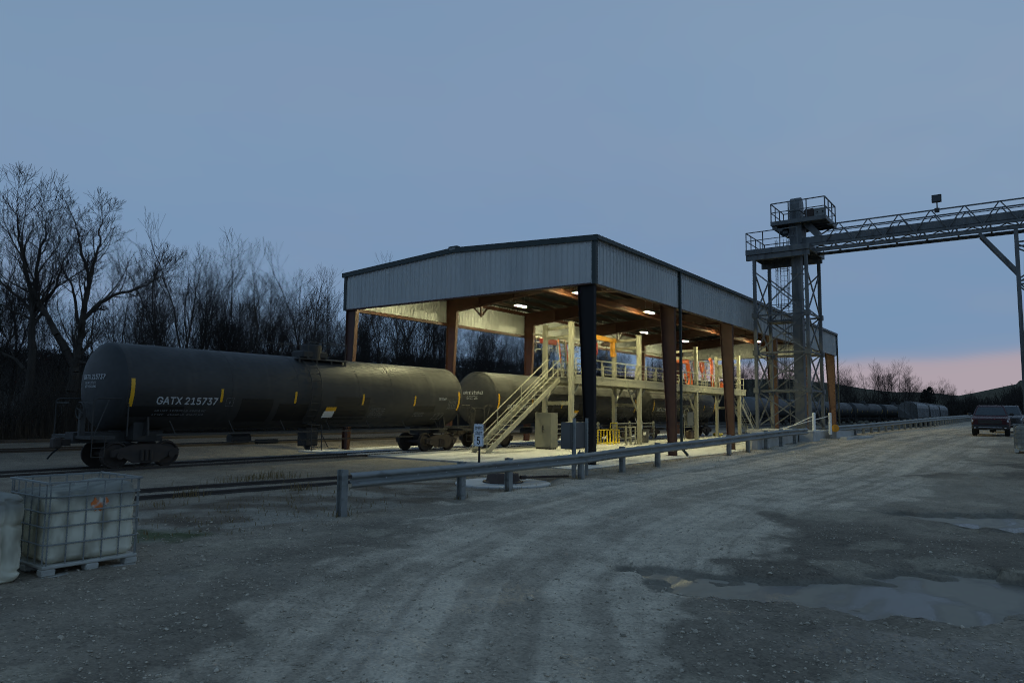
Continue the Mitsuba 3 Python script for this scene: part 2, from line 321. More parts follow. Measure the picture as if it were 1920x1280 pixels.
def tote(p, n, uv):
    s = fbm(p.x*2.6, p.y*2.6, p.z*.8, 4); t = smoothstep(.42, .72, fbm(p.x*4.5, p.y*4.5, p.z*1.6+7, 4))
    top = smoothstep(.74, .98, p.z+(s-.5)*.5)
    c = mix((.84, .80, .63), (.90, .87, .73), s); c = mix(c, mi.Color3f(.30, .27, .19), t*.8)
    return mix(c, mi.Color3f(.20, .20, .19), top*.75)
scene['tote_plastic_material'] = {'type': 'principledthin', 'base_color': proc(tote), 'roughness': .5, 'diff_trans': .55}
def bark(p, n, uv): return mix((.032, .027, .023), (.070, .060, .050), fbm(p.x*5, p.y*5, p.z*1.4, 3))
P('bark_material', proc(bark), .95, spec=.2)
P('twig_material', (.040, .033, .029), .95, spec=.2)
P('brush_material', (.040, .034, .029), .95, spec=.1)
P('dry_grass_material', (.17, .125, .06), .9, spec=.1)
P('evergreen_material', (.012, .018, .011), .95, spec=.1)
# ------------------------------------------------------------------ ground
def build_ground():
    X, Y = np.meshgrid(GX, GY, indexing='ij'); Z = ground_z(X, Y)
    v = np.stack([X, Y, Z], -1).reshape(-1, 3); ny = len(GY)
    i, j = np.meshgrid(np.arange(len(GX)-1), np.arange(ny-1), indexing='ij')
    q = np.stack([i*ny+j, (i+1)*ny+j, (i+1)*ny+j+1, i*ny+j+1], -1)
    cx, cy = (X[:-1, :-1]+X[1:, 1:])/2, (Y[:-1, :-1]+Y[1:, 1:])/2
    road = (cy < rail_line(cx)-.5) & (cx > -30) & (cx < 150) & (cy > rail_line(cx)-22)
    ball = ~road & (cy > 15.6) & (cy < 49) & (cx > -60) & (cx < 420)
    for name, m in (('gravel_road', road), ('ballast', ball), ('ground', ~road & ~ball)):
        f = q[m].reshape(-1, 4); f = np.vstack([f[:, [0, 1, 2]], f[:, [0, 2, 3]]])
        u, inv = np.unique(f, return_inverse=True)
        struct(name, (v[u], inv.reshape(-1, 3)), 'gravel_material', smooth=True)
    for poly, lev in PUDDLES:
        big = [(x, y) for x, y in poly]; c = np.mean(big, 0)
        pts = [c+(np.array(p)-c)*1.38 for p in big]; z = float(road_z(poly[0][0]))-.113
        mb = MB(); from shapely.geometry import Polygon
        vv, ff = trimesh.creation.triangulate_polygon(Polygon(pts), engine='earcut')
        mb.add(np.c_[vv, np.full(len(vv), z)], ff)
        struct('puddle', mb, 'water_material')
build_ground()
def build_pad():
    mb = MB()
    for x0 in range(8):
        for y0, y1 in ((13.75, 17.3), (17.3, 20.9), (20.9, 25.30)):
            a = 23.25+x0*6.1; mb.box((a+.004, y0+.004, -.25), (a+6.096, y1-.004, .003*((x0*7+int(y0)) % 3)), .006)
        for y0, y1 in ((25.62, 26.72), (27.05, 30.4)):
            a = 23.25+x0*6.1; mb.box((a+.004, y0, -.25), (a+6.096, y1, .002*(x0 % 3)), .006)
    struct('concrete_pad', mb, 'concrete_material')
build_pad()
# ------------------------------------------------------------------ railway tracks
RAIL = [(-.07, -.155), (.07, -.155), (.07, -.14), (.012, -.125), (.012, -.045), (.037, -.035), (.037, 0), (-.037, 0), (-.037, -.035), (-.012, -.045), (-.012, -.125), (-.07, -.14)]
def sweep(mb, pts, prof, closed=True):
    pts = np.array(pts, float); t = np.gradient(pts, axis=0); t[:, 2] = 0; t /= np.linalg.norm(t, axis=1, keepdims=True)
    a = np.stack([-t[:, 1], t[:, 0], 0*t[:, 0]], 1); prof = np.array(prof, float); k = len(prof)
    v = pts[:, None]+prof[None, :, :1]*a[:, None]+prof[None, :, 1:2]*np.array([0, 0, 1.]); n = len(pts)
    i, j = np.meshgrid(np.arange(n-1), np.arange(k if closed else k-1), indexing='ij'); j2 = (j+1) % k
    return mb.add(v.reshape(-1, 3), np.stack([i*k+j, i*k+j2, (i+1)*k+j2, (i+1)*k+j], -1).reshape(-1, 4))
def track(pts, sleepers=None, z=.03):
    key = numbered('railway_track'); labels[key] = {'kind': 'structure'}
    pts = np.array(pts, float); s = np.concatenate([[0], np.cumsum(np.linalg.norm(np.diff(pts, axis=0), axis=1))])
    ss = np.arange(0, s[-1], 2.5); c = np.stack([np.interp(ss, s, pts[:, k]) for k in (0, 1)], 1)
    t = np.gradient(c, axis=0); t /= np.linalg.norm(t, axis=1, keepdims=True); nrm = np.stack([-t[:, 1], t[:, 0]], 1)
    for sg in (-1, 1):
        q = np.c_[c+nrm*sg*.755, np.full(len(c), z)]; add('rail', sweep(MB(), q, RAIL), 'railhead_material', key)
    if sleepers:
        k = 0; mbs = MB()
        for d in np.arange(sleepers[0], min(sleepers[1], s[-1]), .55):
            px, py = np.interp(d, s, pts[:, 0]), np.interp(d, s, pts[:, 1]); i = np.searchsorted(ss, d)-1; tt = t[max(i, 0)]; nn = np.array([-tt[1], tt[0]])
            jit = RND.uniform(-.03, .03)
            mb = MB().bar((px-nn[0]*1.3, py-nn[1]*1.3, z-.20+jit*.4), (px+nn[0]*1.3, py+nn[1]*1.3, z-.20+jit*.4), .22, .16)
            add('sleeper', mb, 'sleeper_material', key)
    return key
track([(-25, 26.17), (420, 26.17)], (30, 49))
track([(-12, 20.6), (0, 19.1), (9, 17.9), (14.3, 17.15), (21, 16.3)], (8, 33), z=.05)
def main_y(x): x = np.asarray(x, float); return 35.2-np.maximum(x-130, 0)**2*.0013
xs = np.linspace(-40, 240, 60)
track(np.c_[xs, main_y(xs)], None, .27)
track([(-40, 43.8), (420, 43.8)], None, .27)
track([(78, 19.2), (420, 19.2)], None, .05)
# ------------------------------------------------------------------ loading canopy
X0, X1, Y0, Y1, ZB, ZE, ZR = 25.4, 69.1, 14.4, 29.76, 7.38, 9.36, 9.78
YM = (Y0+Y1)/2
COLX = [25.55, 33.65, 42.15, 51.2, 60.2, 68.9]
def roof_z(y): return ZR-(ZR-ZE)*abs(y-YM)/(YM-Y0)
def panel(u0, width, zlow, ztop, o, eu, en, ribs=3):
    "ribbed sheet from u0 to u0+width standing between zlow and ztop(u); en: outward normal"
    step = width/ribs; prof = []
    for r in range(ribs):
        a = r*step; prof += [(a, .0), (a+step*.30, .0), (a+step*.31, .008), (a+step*.36, .008), (a+step*.37, .0), (a+step*.62, 0), (a+step*.63, .006), (a+step*.68, .006), (a+step*.69, 0), (a+step*.78, 0), (a+step*.82, .045), (a+step*.93, .045)]
    prof.append((width, 0)); prof = np.array(prof); k = len(prof)
    o, eu, en = np.array(o, float), np.array(eu, float), np.array(en, float)
    v = []
    for off in (0, -.004):
        for top in (0, 1):
            for u, h in prof:
                z = ztop(u0+u) if top else zlow
                v.append(o+eu*(u0+u)+en*(h+off)+np.array([0, 0, z]))
    f = []
    for i in range(k-1):
        f += [[i, i+1, k+i+1, k+i], [2*k+i, 3*k+i, 3*k+i+1, 2*k+i+1], [i, 2*k+i, 2*k+i+1, i+1]]
    return MB().add(v, f)
def build_canopy():
    c = thing('loading_canopy', 'large open-sided steel canopy with white ribbed cladding and dark roof trim over the tracks', 'canopy')
    # columns: tapered I sections
    for y0, sg, side in ((Y0+.1, 1, 'r'), (Y1-.1, -1, 'l')):
        for x in COLX:
            mb = MB(); zt = 9.0; db, dt = .36, .80
            mb.bar((x, y0, .02), (x, y0, zt), .22, .025, (0, 1, 0))
            mb.bar((x, y0+sg*db, .02), (x, y0+sg*dt, zt-.72), .22, .025, (0, 1, 0))
            mb.prism([(0, .02), (db, .02), (dt, zt-.7), (dt, zt), (0, zt)], (x-.012, y0, 0), (0, sg, 0), (0, 0, 1), (.024, 0, 0))
            mb.box((x-.2, y0-sg*.08, 0), (x+.2, y0+sg*(db+.12), .03))
            add('column', mb, 'dark_column_material' if x < 30 and side == 'r' else 'red_steel_material', c)
    for x in COLX:
        mb = MB()
        for sg, ya in ((1, Y0+.1), (-1, Y1-.1)):
            zt, zr = ZE-.24, ZR-.24
            top0, top1 = np.array([x, ya, zt]), np.array([x, YM, zr]); b0, b1 = np.array([x, ya+sg*.8, zt-.88]), np.array([x, YM, zr-.60])
            mb.bar(top0, top1, .24, .03); mb.bar(b0, b1, .24, .03)
            L = abs(YM-ya)
            mb.prism([(0, zt), (L, zr), (L, zr-.6), (.8, zt-.88), (0, zt-.88)], (x-.012, ya, 0), (0, sg, 0), (0, 0, 1), (.024, 0, 0))
            for d in (2.6, 5.1): mb.prism([(d, zt+(zr-zt)*d/L-.02), (d+.015, zt+(zr-zt)*d/L-.02), (d+.015, zt-.88+.28*d/L+.05), (d, zt-.88+.28*d/L+.05)], (x-.1, ya, 0), (0, sg, 0), (0, 0, 1), (.2, 0, 0))
        add('rafter', mb, 'red_steel_material', c)
    for y in np.arange(Y0+.9, Y1-.5, 1.5):
        z = roof_z(y)-.14; mb = MB().box((X0+.1, y-.012, z-.10), (X1-.1, y+.012, z+.10)); mb.box((X0+.1, y, z-.10), (X1-.1, y+.07, z-.088)); mb.box((X0+.1, y-.07, z+.088), (X1-.1, y, z+.10))
        add('purlin', mb, 'purlin_material', c)
    for y, s in ((Y0+.1, 1), (Y1-.1, -1)):
        mb = MB().box((X0, y-.1, ZB-.02), (X1, y+.1, ZB+.04)); mb.box((X0, y+s*.1-.01, ZB-.02), (X1, y+s*.1+.01, ZB+.16))
        mb.box((X0, y-.1, ZE-.4), (X1, y+.1, ZE-.2)); add('girt', mb, 'red_steel_material', c)
    for x, s in ((X0+.05, 1), (X1-.05, -1)):
        mb = MB().box((x-.1, Y0+.2, ZB-.02), (x+.1, Y1-.2, ZB+.04)); add('girt', mb, 'red_steel_material', c)
    # longitudinal beam above the walkway
    mb = MB().box((X0+.3, 20.45, 8.42), (X1-.3, 20.69, 8.45)); mb.box((X0+.3, 20.56, 8.45), (X1-.3, 20.58, 8.73)); mb.box((X0+.3, 20.45, 8.73), (X1-.3, 20.69, 8.76))
    for x in COLX: mb.box((x-.05, 20.5, 8.76), (x+.05, 20.64, 8.95))
    add('trolley_beam', mb, 'orange_primer_material', c)
    # cladding
    fr = add('front_cladding', MB().box((X0+.06, Y0+.02, ZB-.03), (X0+.1, Y1-.02, ZB+.03)), 'green_trim_material', c)
    def strip(holder, n, o, eu, en, length, ztop):
        w = length/n
        for k in range(n): add('wall_panel', panel(k*w, w, ZB, ztop, o, eu, en), 'cladding_material', holder)
    rz = lambda base, sg: (lambda u: roof_z(base+sg*u)-.05)
    strip(fr, 17, (X0, Y1-.12, 0), (0, -1, 0), (-1, 0, 0), Y1-Y0-.24, rz(Y1-.12, -1))
    bk = add('rear_cladding', MB().box((X1-.1, Y0+.02, ZB-.03), (X1-.06, Y1-.02, ZB+.03)), 'green_trim_material', c)
    strip(bk, 17, (X1, Y0+.12, 0), (0, 1, 0), (1, 0, 0), Y1-Y0-.24, rz(Y0+.12, 1))
    ns = add('road_side_cladding', MB().box((X0+.02, Y0+.06, ZB-.03), (X1-.02, Y0+.1, ZB+.03)), 'green_trim_material', c)
    strip(ns, 48, (X0+.12, Y0, 0), (1, 0, 0), (0, -1, 0), X1-X0-.24, lambda u: ZE-.06)
    fs = add('tree_side_cladding', MB().box((X0+.02, Y1-.1, ZB-.03), (X1-.02, Y1-.06, ZB+.03)), 'green_trim_material', c)
    strip(fs, 48, (X1-.12, Y1, 0), (-1, 0, 0), (0, 1, 0), X1-X0-.24, lambda u: ZE-.06)
    # roof: standing rib sheets
    for sg, ya in ((1, Y0-.12), (-1, Y1+.12)):
        rf = add('roof_slope', MB().bar((X0-.1, YM+sg*-.02, ZR+.06), (X1+.1, YM+sg*-.02, ZR+.06), .3, .03), 'roof_material', c)
        n = 48; w = (X1-X0+.2)/n
        for k in range(n):
            mb = MB(); xa = X0-.1+k*w; prof = []
            for r in range(3):
                a = r*w/3; prof += [(a, 0), (a+w/3*.7, 0), (a+w/3*.76, .045), (a+w/3*.92, .045), (a+w/3*.98, 0)]
            prof.append((w, 0)); kk = len(prof)
            v = [(xa+u, y, z+h) for off in (0, -.01) for y, z in ((ya, ZE+.02+off), (YM, ZR+.035+off)) for u, h in prof]
            f = []
            for i in range(kk-1): f += [[i, i+1, kk+i+1, kk+i], [2*kk+i, 3*kk+i, 3*kk+i+1, 2*kk+i+1], [i, 2*kk+i, 2*kk+i+1, i+1]]
            add('roof_panel', mb.add(v, f), 'roof_material', rf)
    # dark trims
    for x in (X0-.075, X1+.075):
        mb = MB()
        for ya, yb in ((Y0-.16, YM), (YM, Y1+.16)): mb.bar((x, ya, roof_z(ya)-.085), (x, yb, roof_z(yb)-.085), .09, .24)
        mb.box((x-.05, YM-.28, ZR-.10), (x+.22 if x < 40 else x+.05, YM+.28, ZR+.11), .03)
        rk = add('rake_trim', mb, 'green_trim_material', c)
        if x < 40:
            t = MB(); text(t, 'CECO', .09, (x-.052, YM+.02, ZR-.07), (0, -1, 0), (0, 0, 1), centre=True); add('maker_plate', t, 'lettering_material', rk)
    for y in (Y0-.1, Y1+.1):
        add('eave_gutter', MB().box((X0-.12, y-.10, ZE-.16), (X1+.12, y+.03, ZE+.015), .01), 'green_trim_material', c)
    for x in (X0-.005, X1+.005):
        for y in (Y0-.005, Y1+.005):
            sx, sy = (1 if x < 40 else -1), (1 if y < 20 else -1)
            mb = MB().box((x-sx*.045, y-sy*.045, ZB-.02), (x+sx*.15, y-sy*.035, ZE-.1)); mb.box((x-sx*.045, y-sy*.035, ZB-.02), (x-sx*.035, y+sy*.15, ZE-.1))
            add('corner_trim', mb, 'green_trim_material', c)
    for x in (33.86, X1+.12):
        mb = MB().box((x-.055, Y0-.16, .35), (x+.055, Y0-.05, ZE-.15)); mb.bar((x, Y0-.10, .40), (x+.02, Y0-.42, .04), .11, .10, (0, 1, 0))
        add('downspout', mb, 'green_trim_material', c)
    for x in COLX:
        for y in (Y0+.28, Y1-.28): add('footing', MB().box((x-.35, y-.4, -.3), (x+.35, y+.4, .015), .02), 'concrete_material', c)
    # knee brace trusses that hang below the beam over the far track
    for x in (33.65, 51.2):
        mb = MB().box((x-.06, 26.9, 7.75), (x+.06, 27.02, 8.6)); mb.bar((x, 26.96, 7.8), (x, 26.2, 8.5), .06, .06); mb.bar((x, 26.96, 7.8), (x, 27.7, 8.5), .06, .06); mb.bar((x, 26.96, 7.82), (x+.7, 26.96, 8.5), .06, .06)
        add('hanger_bracket', mb, 'red_steel_material', c)
build_canopy()
LAMP = 38.
scene['lamp_glow'] = {'type': 'diffuse', 'reflectance': rgb(.8, .8, .8)}
def build_lamps():
    for k, (x, y) in enumerate([(32.75, 19.55), (41.35, 19.55), (54.9, 19.55), (63.5, 19.55), (27.7, 25.9), (36.2, 25.9), (44.8, 25.9), (53.75, 25.9), (62.3, 25.9)]):
        near = y < 22
        n = k if near else k-4
        o = thing('ceiling_lamp', ('%s lit lamp of the ceiling row on the road side, counted from the near end' if near else '%s lit lamp of the ceiling row above the tank cars, from the front') % ['first', 'second', 'third', 'fourth', 'fifth'][n], 'ceiling lamp')
        z = 8.40 if near else 8.66
        add('housing', MB().box((x-.54, y-.16, z+.03), (x+.54, y+.16, z+.11), .02), 'slate_box_material', o)
        hang = MB()
        for s in (-1, 1): hang.tube((x+s*.5, y, z+.1), (x+s*.5, y, roof_z(y)-.1), .008, n=5)
        add('hanger_rod', hang, 'galvanised_material', o)
        prof = [(-.60, -.14), (.60, -.14)]; mb = MB(); g = np.linspace(0, np.pi, 7)
        v = [(x+sx*.52, y-.13*math.cos(a), z+.028-(.03 if near else .06)*math.sin(a)) for sx in (-1, 1) for a in g]
        f = [[i, i+1, i+8, i+7] for i in range(6)]
        mb.add(v, np.array(f))
        mesh = mb.get()
        key = add('diffuser', mesh, 'lamp_glow', o, emitter={'type': 'area', 'radiance': rgb(LAMP*1.0, LAMP*.94, LAMP*.50)})
build_lamps()

# ------------------------------------------------------------------ tank cars
CZ, CR = 2.80, 1.535
def on_tank(x, z, off=.01, side=-1):
    "point on the side of the tank shell at height z"
    a = math.asin(max(-1, min(1, (z-CZ)/CR))); return [x, side*(CR+off)*math.cos(a), CZ+(CR+off)*math.sin(a)]
def curved(mb, x0, x1, z0, z1, off=.006, slant=0., n=6):
    v = []
    for d in (0, -.004):
        for k in range(n+1):
            z = z0+(z1-z0)*k/n
            for x in (x0, x1): v.append(on_tank(x+slant*(k/n-.5), z, off+d))
    f = []; m = 2*(n+1)
    for k in range(n): f.append([2*k, 2*k+1, 2*k+3, 2*k+2])
    for k in range(n): f += [[2*k, 2*k+2, m+2*k+2, m+2*k], [2*k+1, m+2*k+1, m+2*k+3, 2*k+3]]
    f += [[0, m, m+1, 1], [2*n, 2*n+1, m+2*n+1, m+2*n]]
    mb.add(v, f)
def tank_text(mb, s, h, x, z, width=None, off=.004):
    m = meshkit.text_mesh(s, h, .003, True); v = np.array(m.vertices)
    if width: v[:, 0] *= width/np.ptp(v[:, 0])
    a = math.asin((z-CZ)/CR)+v[:, 1]/CR
    r = CR+off+v[:, 2]
    mb.add(np.c_[x+v[:, 0], -r*np.cos(a), CZ+r*np.sin(a)], m.faces)
def tank_car(label, half, number, head_number, group, weld=True, flat_head=False, detail=True, pale=False):
    "centred on 0,0; rail top at z 0; half: half length of the straight shell"
    c = thing('tank_car', label, 'tank car', group); H = half; mat = 'tank_paint_material'
    prof = [(0, -H-.52 if not flat_head else -H-.34)]
    for a in np.linspace(6, 84, 12):
        r = math.radians(a); prof.append((CR*math.sin(r)**.85, -H-(.52 if not flat_head else .34)*math.cos(r)))
    prof += [(CR, -H), (CR, 0), (CR, H)]
    full = prof+[(r, -x) for r, x in prof[::-1][3:]]
    mb = MB().revolve(full, (0, 0, CZ), 'x', 48 if detail else 28)
    tk = add('tank', mb, mat, c, smooth=35)
    if pale:
        q = [(r+.004 if r else 0, x-.004) for r, x in prof[:-2]]+[(CR+.004, -H+.1)]
        add('pale_head', MB().revolve(q, (0, 0, CZ), 'x', 28), 'pale_tank_material', c, smooth=35, label='pale grey end of the tank')
    for x in ((-H, -H*.55, -.2*H, .18*H, .42*H, .72*H, H) if weld else (-H, H)):
        w = .012 if abs(x) < H else .03
        seams = MB().revolve([(CR-.01, x-w), (CR+.007, x-w*.5), (CR+.007, x+w*.5), (CR-.01, x+w)], (0, 0, CZ), 'x', 48 if detail else 24)
        add('weld_seam', seams, mat, tk, smooth=False)
    for x, lo, hi in ((-.983*H, 2.10, 3.05), (-.60*H, 2.30, 2.79), (-.215*H, 2.30, 2.78), (.212*H, 2.29, 2.77), (.6*H, 2.28, 2.78), (.983*H, 2.1, 3.05)):
        mb = MB(); curved(mb, x-.05 if lo > 2.2 else x-.065, x+.05 if lo > 2.2 else x+.065, lo, hi); add('reflective_strip', mb, 'yellow_tape_material', c)
    if detail:
        for x0, x1, z0, z1 in ((-.985*H, -.76*H, 1.75, 2.12), (-.50*H, -.335*H, 1.55, 2.45), (-.30*H, -.13*H, 1.58, 2.27), (.03*H, .26*H, 1.45, 2.62), (.61*H, .78*H, 1.98, 2.28)):
            mb = MB(); curved(mb, x0, x1, z0, z1, .003); add('repainted_patch', mb, 'fresh_black_material', c)
        mb = MB(); tank_text(mb, number, .26, -.885*H, 2.20, 2.30); add('car_number', mb, 'lettering_material', c)
        mb = MB(); tank_text(mb, 'LD LMT  197570 LB  89618 KG', .075, -.88*H, 1.94, 1.9); tank_text(mb, 'LT WT    65430 LB  29679 KG', .075, -.885*H, 1.80, 1.9)
        for k in range(5): tank_text(mb, ('QUALIFIED  DUE', 'TANK   2021  2031', 'SERVICE EQUIP', 'STUB SILL', 'SHELL  DOT 111')[k], .05, .28*H, 2.10-.09*k, .9)
        for k in range(3): tank_text(mb, ('REGISTRATION', 'SAFETY VALVE', 'LINING')[k], .05, .62*H, 1.93-.08*k, .7)
        add('stencil_lines', mb, 'dim_lettering_material', c)
        mb = MB(); tank_text(mb, 'SR 13408', .11, .80*H, 2.60, .55); add('end_stencil', mb, 'lettering_material', c)
        mb = MB()
        for k in range(9): curved(mb, .885*H, .965*H, 2.16+.062*k, 2.165+.062*k, .005, n=1)
        for k in range(7): tank_text(mb, 'TEST 19 20 29', .034, .888*H, 2.18+.062*k, .62)
        for (a, b, z0, z1) in ((.80*H, .805*H, 1.62, 1.92), (.87*H, .875*H, 1.62, 1.92), (.835*H, .838*H, 1.62, 1.92), (.80*H, .875*H, 1.62, 1.63), (.80*H, .875*H, 1.91, 1.92)): curved(mb, a, b, z0, z1, .005, .12 if z1-z0 > .1 else 0, n=2)
        add('data_panel', mb, 'dim_lettering_material', c)
        mb = MB(); x = -.575*H
        for a, b, z0, z1 in ((x, x+.012, 2.16, 2.46), (x+.30, x+.312, 2.16, 2.46), (x, x+.312, 2.16, 2.17), (x, x+.312, 2.45, 2.46)): curved(mb, a, b, z0, z1, .005, n=1)
        tank_text(mb, 'C', .09, x+.11, 2.25); add('letter_box', mb, 'dim_lettering_material', c)
        mb = MB(); curved(mb, -.02*H, .045*H, 2.0, 2.17, .012); pl = add('placard', mb, 'yellow_tape_material', c, label='yellow over white placard')
        mb = MB(); curved(mb, -.025*H, .04*H, 1.72, 2.0, .012); add('placard_lower_half', mb, 'white_paint_material', pl)
        mb = MB(); m = meshkit.text_mesh(head_number, .16, .003, True); v = np.array(m.vertices); v[:, 0] -= v[:, 0].mean()
        def head(v, z0, w):
            v = v.copy(); v[:, 0] *= w; yy, zz = -v[:, 0]*1.0, z0+v[:, 1]; rr = np.minimum(np.hypot(yy, zz-CZ)/CR, .98)**1.25
            xx = -H-(.52 if not flat_head else .34)*np.sqrt(1-rr**2)-.012-v[:, 2]; return np.c_[xx, yy, zz]
        mb.add(head(v, 3.02, 1.0), m.faces)
        for k, s in enumerate(('LD LMT 197570', 'DOT 111A100W1')):
            m = meshkit.text_mesh(s, .08, .003, False); v = np.array(m.vertices); v[:, 0] -= v[:, 0].mean(); mb.add(head(v, 2.86-.13*k, .9), m.faces)
        add('head_number', mb, 'lettering_material', c)
    # manway platform on top
    mb = MB().revolve([(0, .62), (.42, .62), (.46, .58), (.46, -.25)], (0, 0, CZ+CR-.02), 'z', 20); mb.box((-.75, -.42, CZ+CR-.03), (.62, .42, CZ+CR+.30), .06)
    mw = add('manway_housing', mb, 'frame_black_material', c)
    mb = MB().box((-1.35, -.95, CZ+CR-.14), (1.25, -.55, CZ+CR-.10)); mb.box((-1.35, .55, CZ+CR-.14), (1.25, .95, CZ+CR-.10))
    for x in (-1.3, -.4, .4, 1.2): mb.box((x-.03, -.95, CZ+CR-.42), (x+.03, -.88, CZ+CR-.1)); mb.box((x-.03, .88, CZ+CR-.42), (x+.03, .95, CZ+CR-.1))
    add('top_platform', mb, 'frame_black_material', c)
    mb = MB(); zt = CZ+CR+.62
    for y in (-.93, .93):
        mb.path([(-1.9, y, CZ+CR-.35), (-1.9, y, zt-.12), (-1.75, y, zt), (.9, y, zt+.02), (1.25, y, zt-.05)] if y > 0 else [(-.9, y, zt), (1.25, y, zt)], .018)
        for x in (-.9, .1, 1.2): mb.tube((x, y, CZ+CR-.15), (x, y, zt), .016, n=5)
    mb.tube((1.25, -.93, zt), (1.25, .93, zt), .016, n=5); add('top_railing', mb, 'frame_black_material', c)
    mb = MB(); pts = [(-.88, -1.72, .35), (-.88, -1.68, 1.4)]+[tuple(on_tank(-.88, z, .12)) for z in np.linspace(1.6, 4.25, 9)]
    for dx in (-.26, .26): mb.path([(p[0]+dx, p[1], p[2]) for p in pts], .022, 5)
    q = np.array(pts); s = np.concatenate([[0], np.cumsum(np.linalg.norm(np.diff(q, axis=0), axis=1))])
    for d in np.arange(.15, s[-1], .32):
        p = [np.interp(d, s, q[:, k]) for k in range(3)]; mb.tube((p[0]-.26, p[1], p[2]), (p[0]+.26, p[1], p[2]), .014, n=5)
    add('ladder', mb, 'frame_black_material', c)
    # running rails, sills
    mb = MB()
    for y in (-1.52, 1.52):
        mb.bar((-H*.88, y, 1.14), (H*.88, y, 1.14), .05, .06)
        for x in np.linspace(-.8, .8, 7)*H: mb.bar((x, y, 1.14), (x-.16, y*.90, 1.62), .03, .03)
    add('side_rail', mb, 'frame_black_material', c)
    mb = MB()
    for y in (-1.52,):
        for x in (-1.75, -.55): mb.bar((x, y, 1.12), (x+.42, y-.05, .42), .04, .02); mb.tube((x+.42, y-.05, .40), (x+.95, y-.05, .40), .015, n=5)
    add('step', mb, 'frame_black_material', c)
    mb = MB()
    for s in (-1, 1):
        mb.box((s*(H-1.9), -.32, .86), (s*(H+1.12), .32, 1.22)); mb.box((s*(H+.30), -1.45, 1.02), (s*(H+1.08), 1.45, 1.12)); mb.box((s*(H-1.0), -.9, .95), (s*(H-.55), .9, 1.9)); mb.prism([(-1.2, 1.1), (1.2, 1.1), (1.1, 1.9), (-1.1, 1.9)], (s*(H-.9), 0, 0), (0, 1, 0), (0, 0, 1), (.06, 0, 0))
    add('underframe', mb, 'frame_black_material', c)
    mb = MB().box((-.35, -.3, .45), (.35, .3, 1.3), .05); mb.tube((0, 0, .3), (0, 0, .6), .12)
    mb.box((-2.6, -.14, .62), (-1.6, .14, .80), .03); mb.tube((-3.6, .4, .85), (-2.7, .4, .85), .2); mb.path([(-H+2.5, -.5, .75), (H-2.5, -.5, .75)], .03, 5)
    add('outlet_and_brake_gear', mb, 'frame_black_material', c)
    for s in (-1, 1):
        mb = MB().box((s*(H+1.1), -.12, .78), (s*(H+1.5), .12, 1.0)); mb.box((s*(H+1.38), -.20, .70), (s*(H+1.64), .16, 1.06), .05); add('coupler', mb, 'rust_steel_material', c)
        mb = MB().path([(s*(H+1.0), .7, .8), (s*(H+1.3), .75, .5), (s*(H+1.45), .72, .32)], .03, 6); add('air_hose', mb, 'rubber_material', c)
        mb = MB(); x = s*(H+1.02)
        for y in (-1.4, 1.4): mb.path([(x, y, 1.1), (x, y, 2.28), (x-s*.12, y, 2.36), (x-s*1.0, y, 2.36), (x-s*1.12, y, 2.28), (x-s*1.12, y, 1.1)], .024, 6)
        mb.path([(x, -1.4, 2.2), (x, -.4, 2.2)], .02, 5); mb.path([(x, .4, 2.2), (x, 1.4, 2.2)], .02, 5); mb.path([(x-s*.5, -1.4, 2.36), (x-s*.05, -1.4, 1.1)], .018, 5)
        for z in (.45, .75): mb.tube((x, -1.45, z), (x-s*.4, -1.45, z), .015, n=5)
        for dx in (0, .4): mb.tube((x-s*dx, -1.45, .45), (x-s*dx, -1.45, 1.1), .015, n=5)
        add('end_railing', mb, 'frame_black_material', c)
        if s < 0:
            mb = MB().revolve([(.28, -.02), (.30, 0), (.28, .02), (.26, 0), (.28, -.02)], (x-.05, -.55, 1.95), 'x', 20)
            for k in range(4): mb.bar((x-.05, -.55, 1.95), (x-.05, -.55+.28*math.cos(k*1.57+.4), 1.95+.28*math.sin(k*1.57+.4)), .02, .02, (1, 0, 0))
            mb.box((x-.05, -.62, 1.1), (x+.12, -.48, 2.0)); add('brake_wheel', mb, 'frame_black_material', c)
    for s in (-1, 1):
        xc = s*(H-.95); mb = MB()
        for y in (-1.02, 1.02):
            fr = [(-1.18, .62), (-.95, .66), (-.42, .80), (.42, .80), (.95, .66), (1.18, .62), (1.15, .40), (.86, .42), (.40, .17), (-.40, .17), (-.86, .42), (-1.15, .40)]
            mb.prism(fr, (xc, y-.07, 0), (1, 0, 0), (0, 0, 1), (0, .14, 0))
            for dx in (-.16, 0, .16): mb.tube((xc+dx, y-np.sign(-y)*-.0+(-.09 if y < 0 else .09), .25), (xc+dx, y+(-.09 if y < 0 else .09), .62), .062, n=8)
            for dx in (-.89, .89): mb.tube((xc+dx, y*.93, .44), (xc+dx, y*1.13, .44), .12, n=12)
        mb.box((xc-.18, -1.0, .42), (xc+.18, 1.0, .80)); bg = add('bogie', mb, 'rust_steel_material', c)
        for dx in (-.89, .89):
            mb = MB()
            for y in (-.75, .75):
                o = -1 if y < 0 else 1; mb.revolve([(0, .02*o), (.12, .03*o), (.20, -.02*o), (.36, -.01*o), (.40, .05*o), (.442, .05*o), (.447, -.05*o), (.475, -.07*o), (.475, -.10*o), (.40, -.10*o), (.12, -.06*o), (0, -.06*o)], (xc+dx, y, .445), 'y', 28)
            mb.tube((xc+dx, -.75, .445), (xc+dx, .75, .445), .085, n=10); add('wheel_set', mb, 'rust_steel_material', bg, smooth=40)
    return c
G1 = None
t1 = tank_car('long black tank car at the left numbered 215737, half lit by the canopy', 8.64, 'GATX 215737', 'GATX 215737', G1)
place(t1, T().translate([20.5, 26.17, .03]))
t2 = tank_car('black tank car behind the left metal staircase, its end numbered 231963', 8.75, 'GATX 231962', 'GATX 231963', G1, weld=False, flat_head=True)
place(t2, T().translate([41.1, 26.17, .03]))
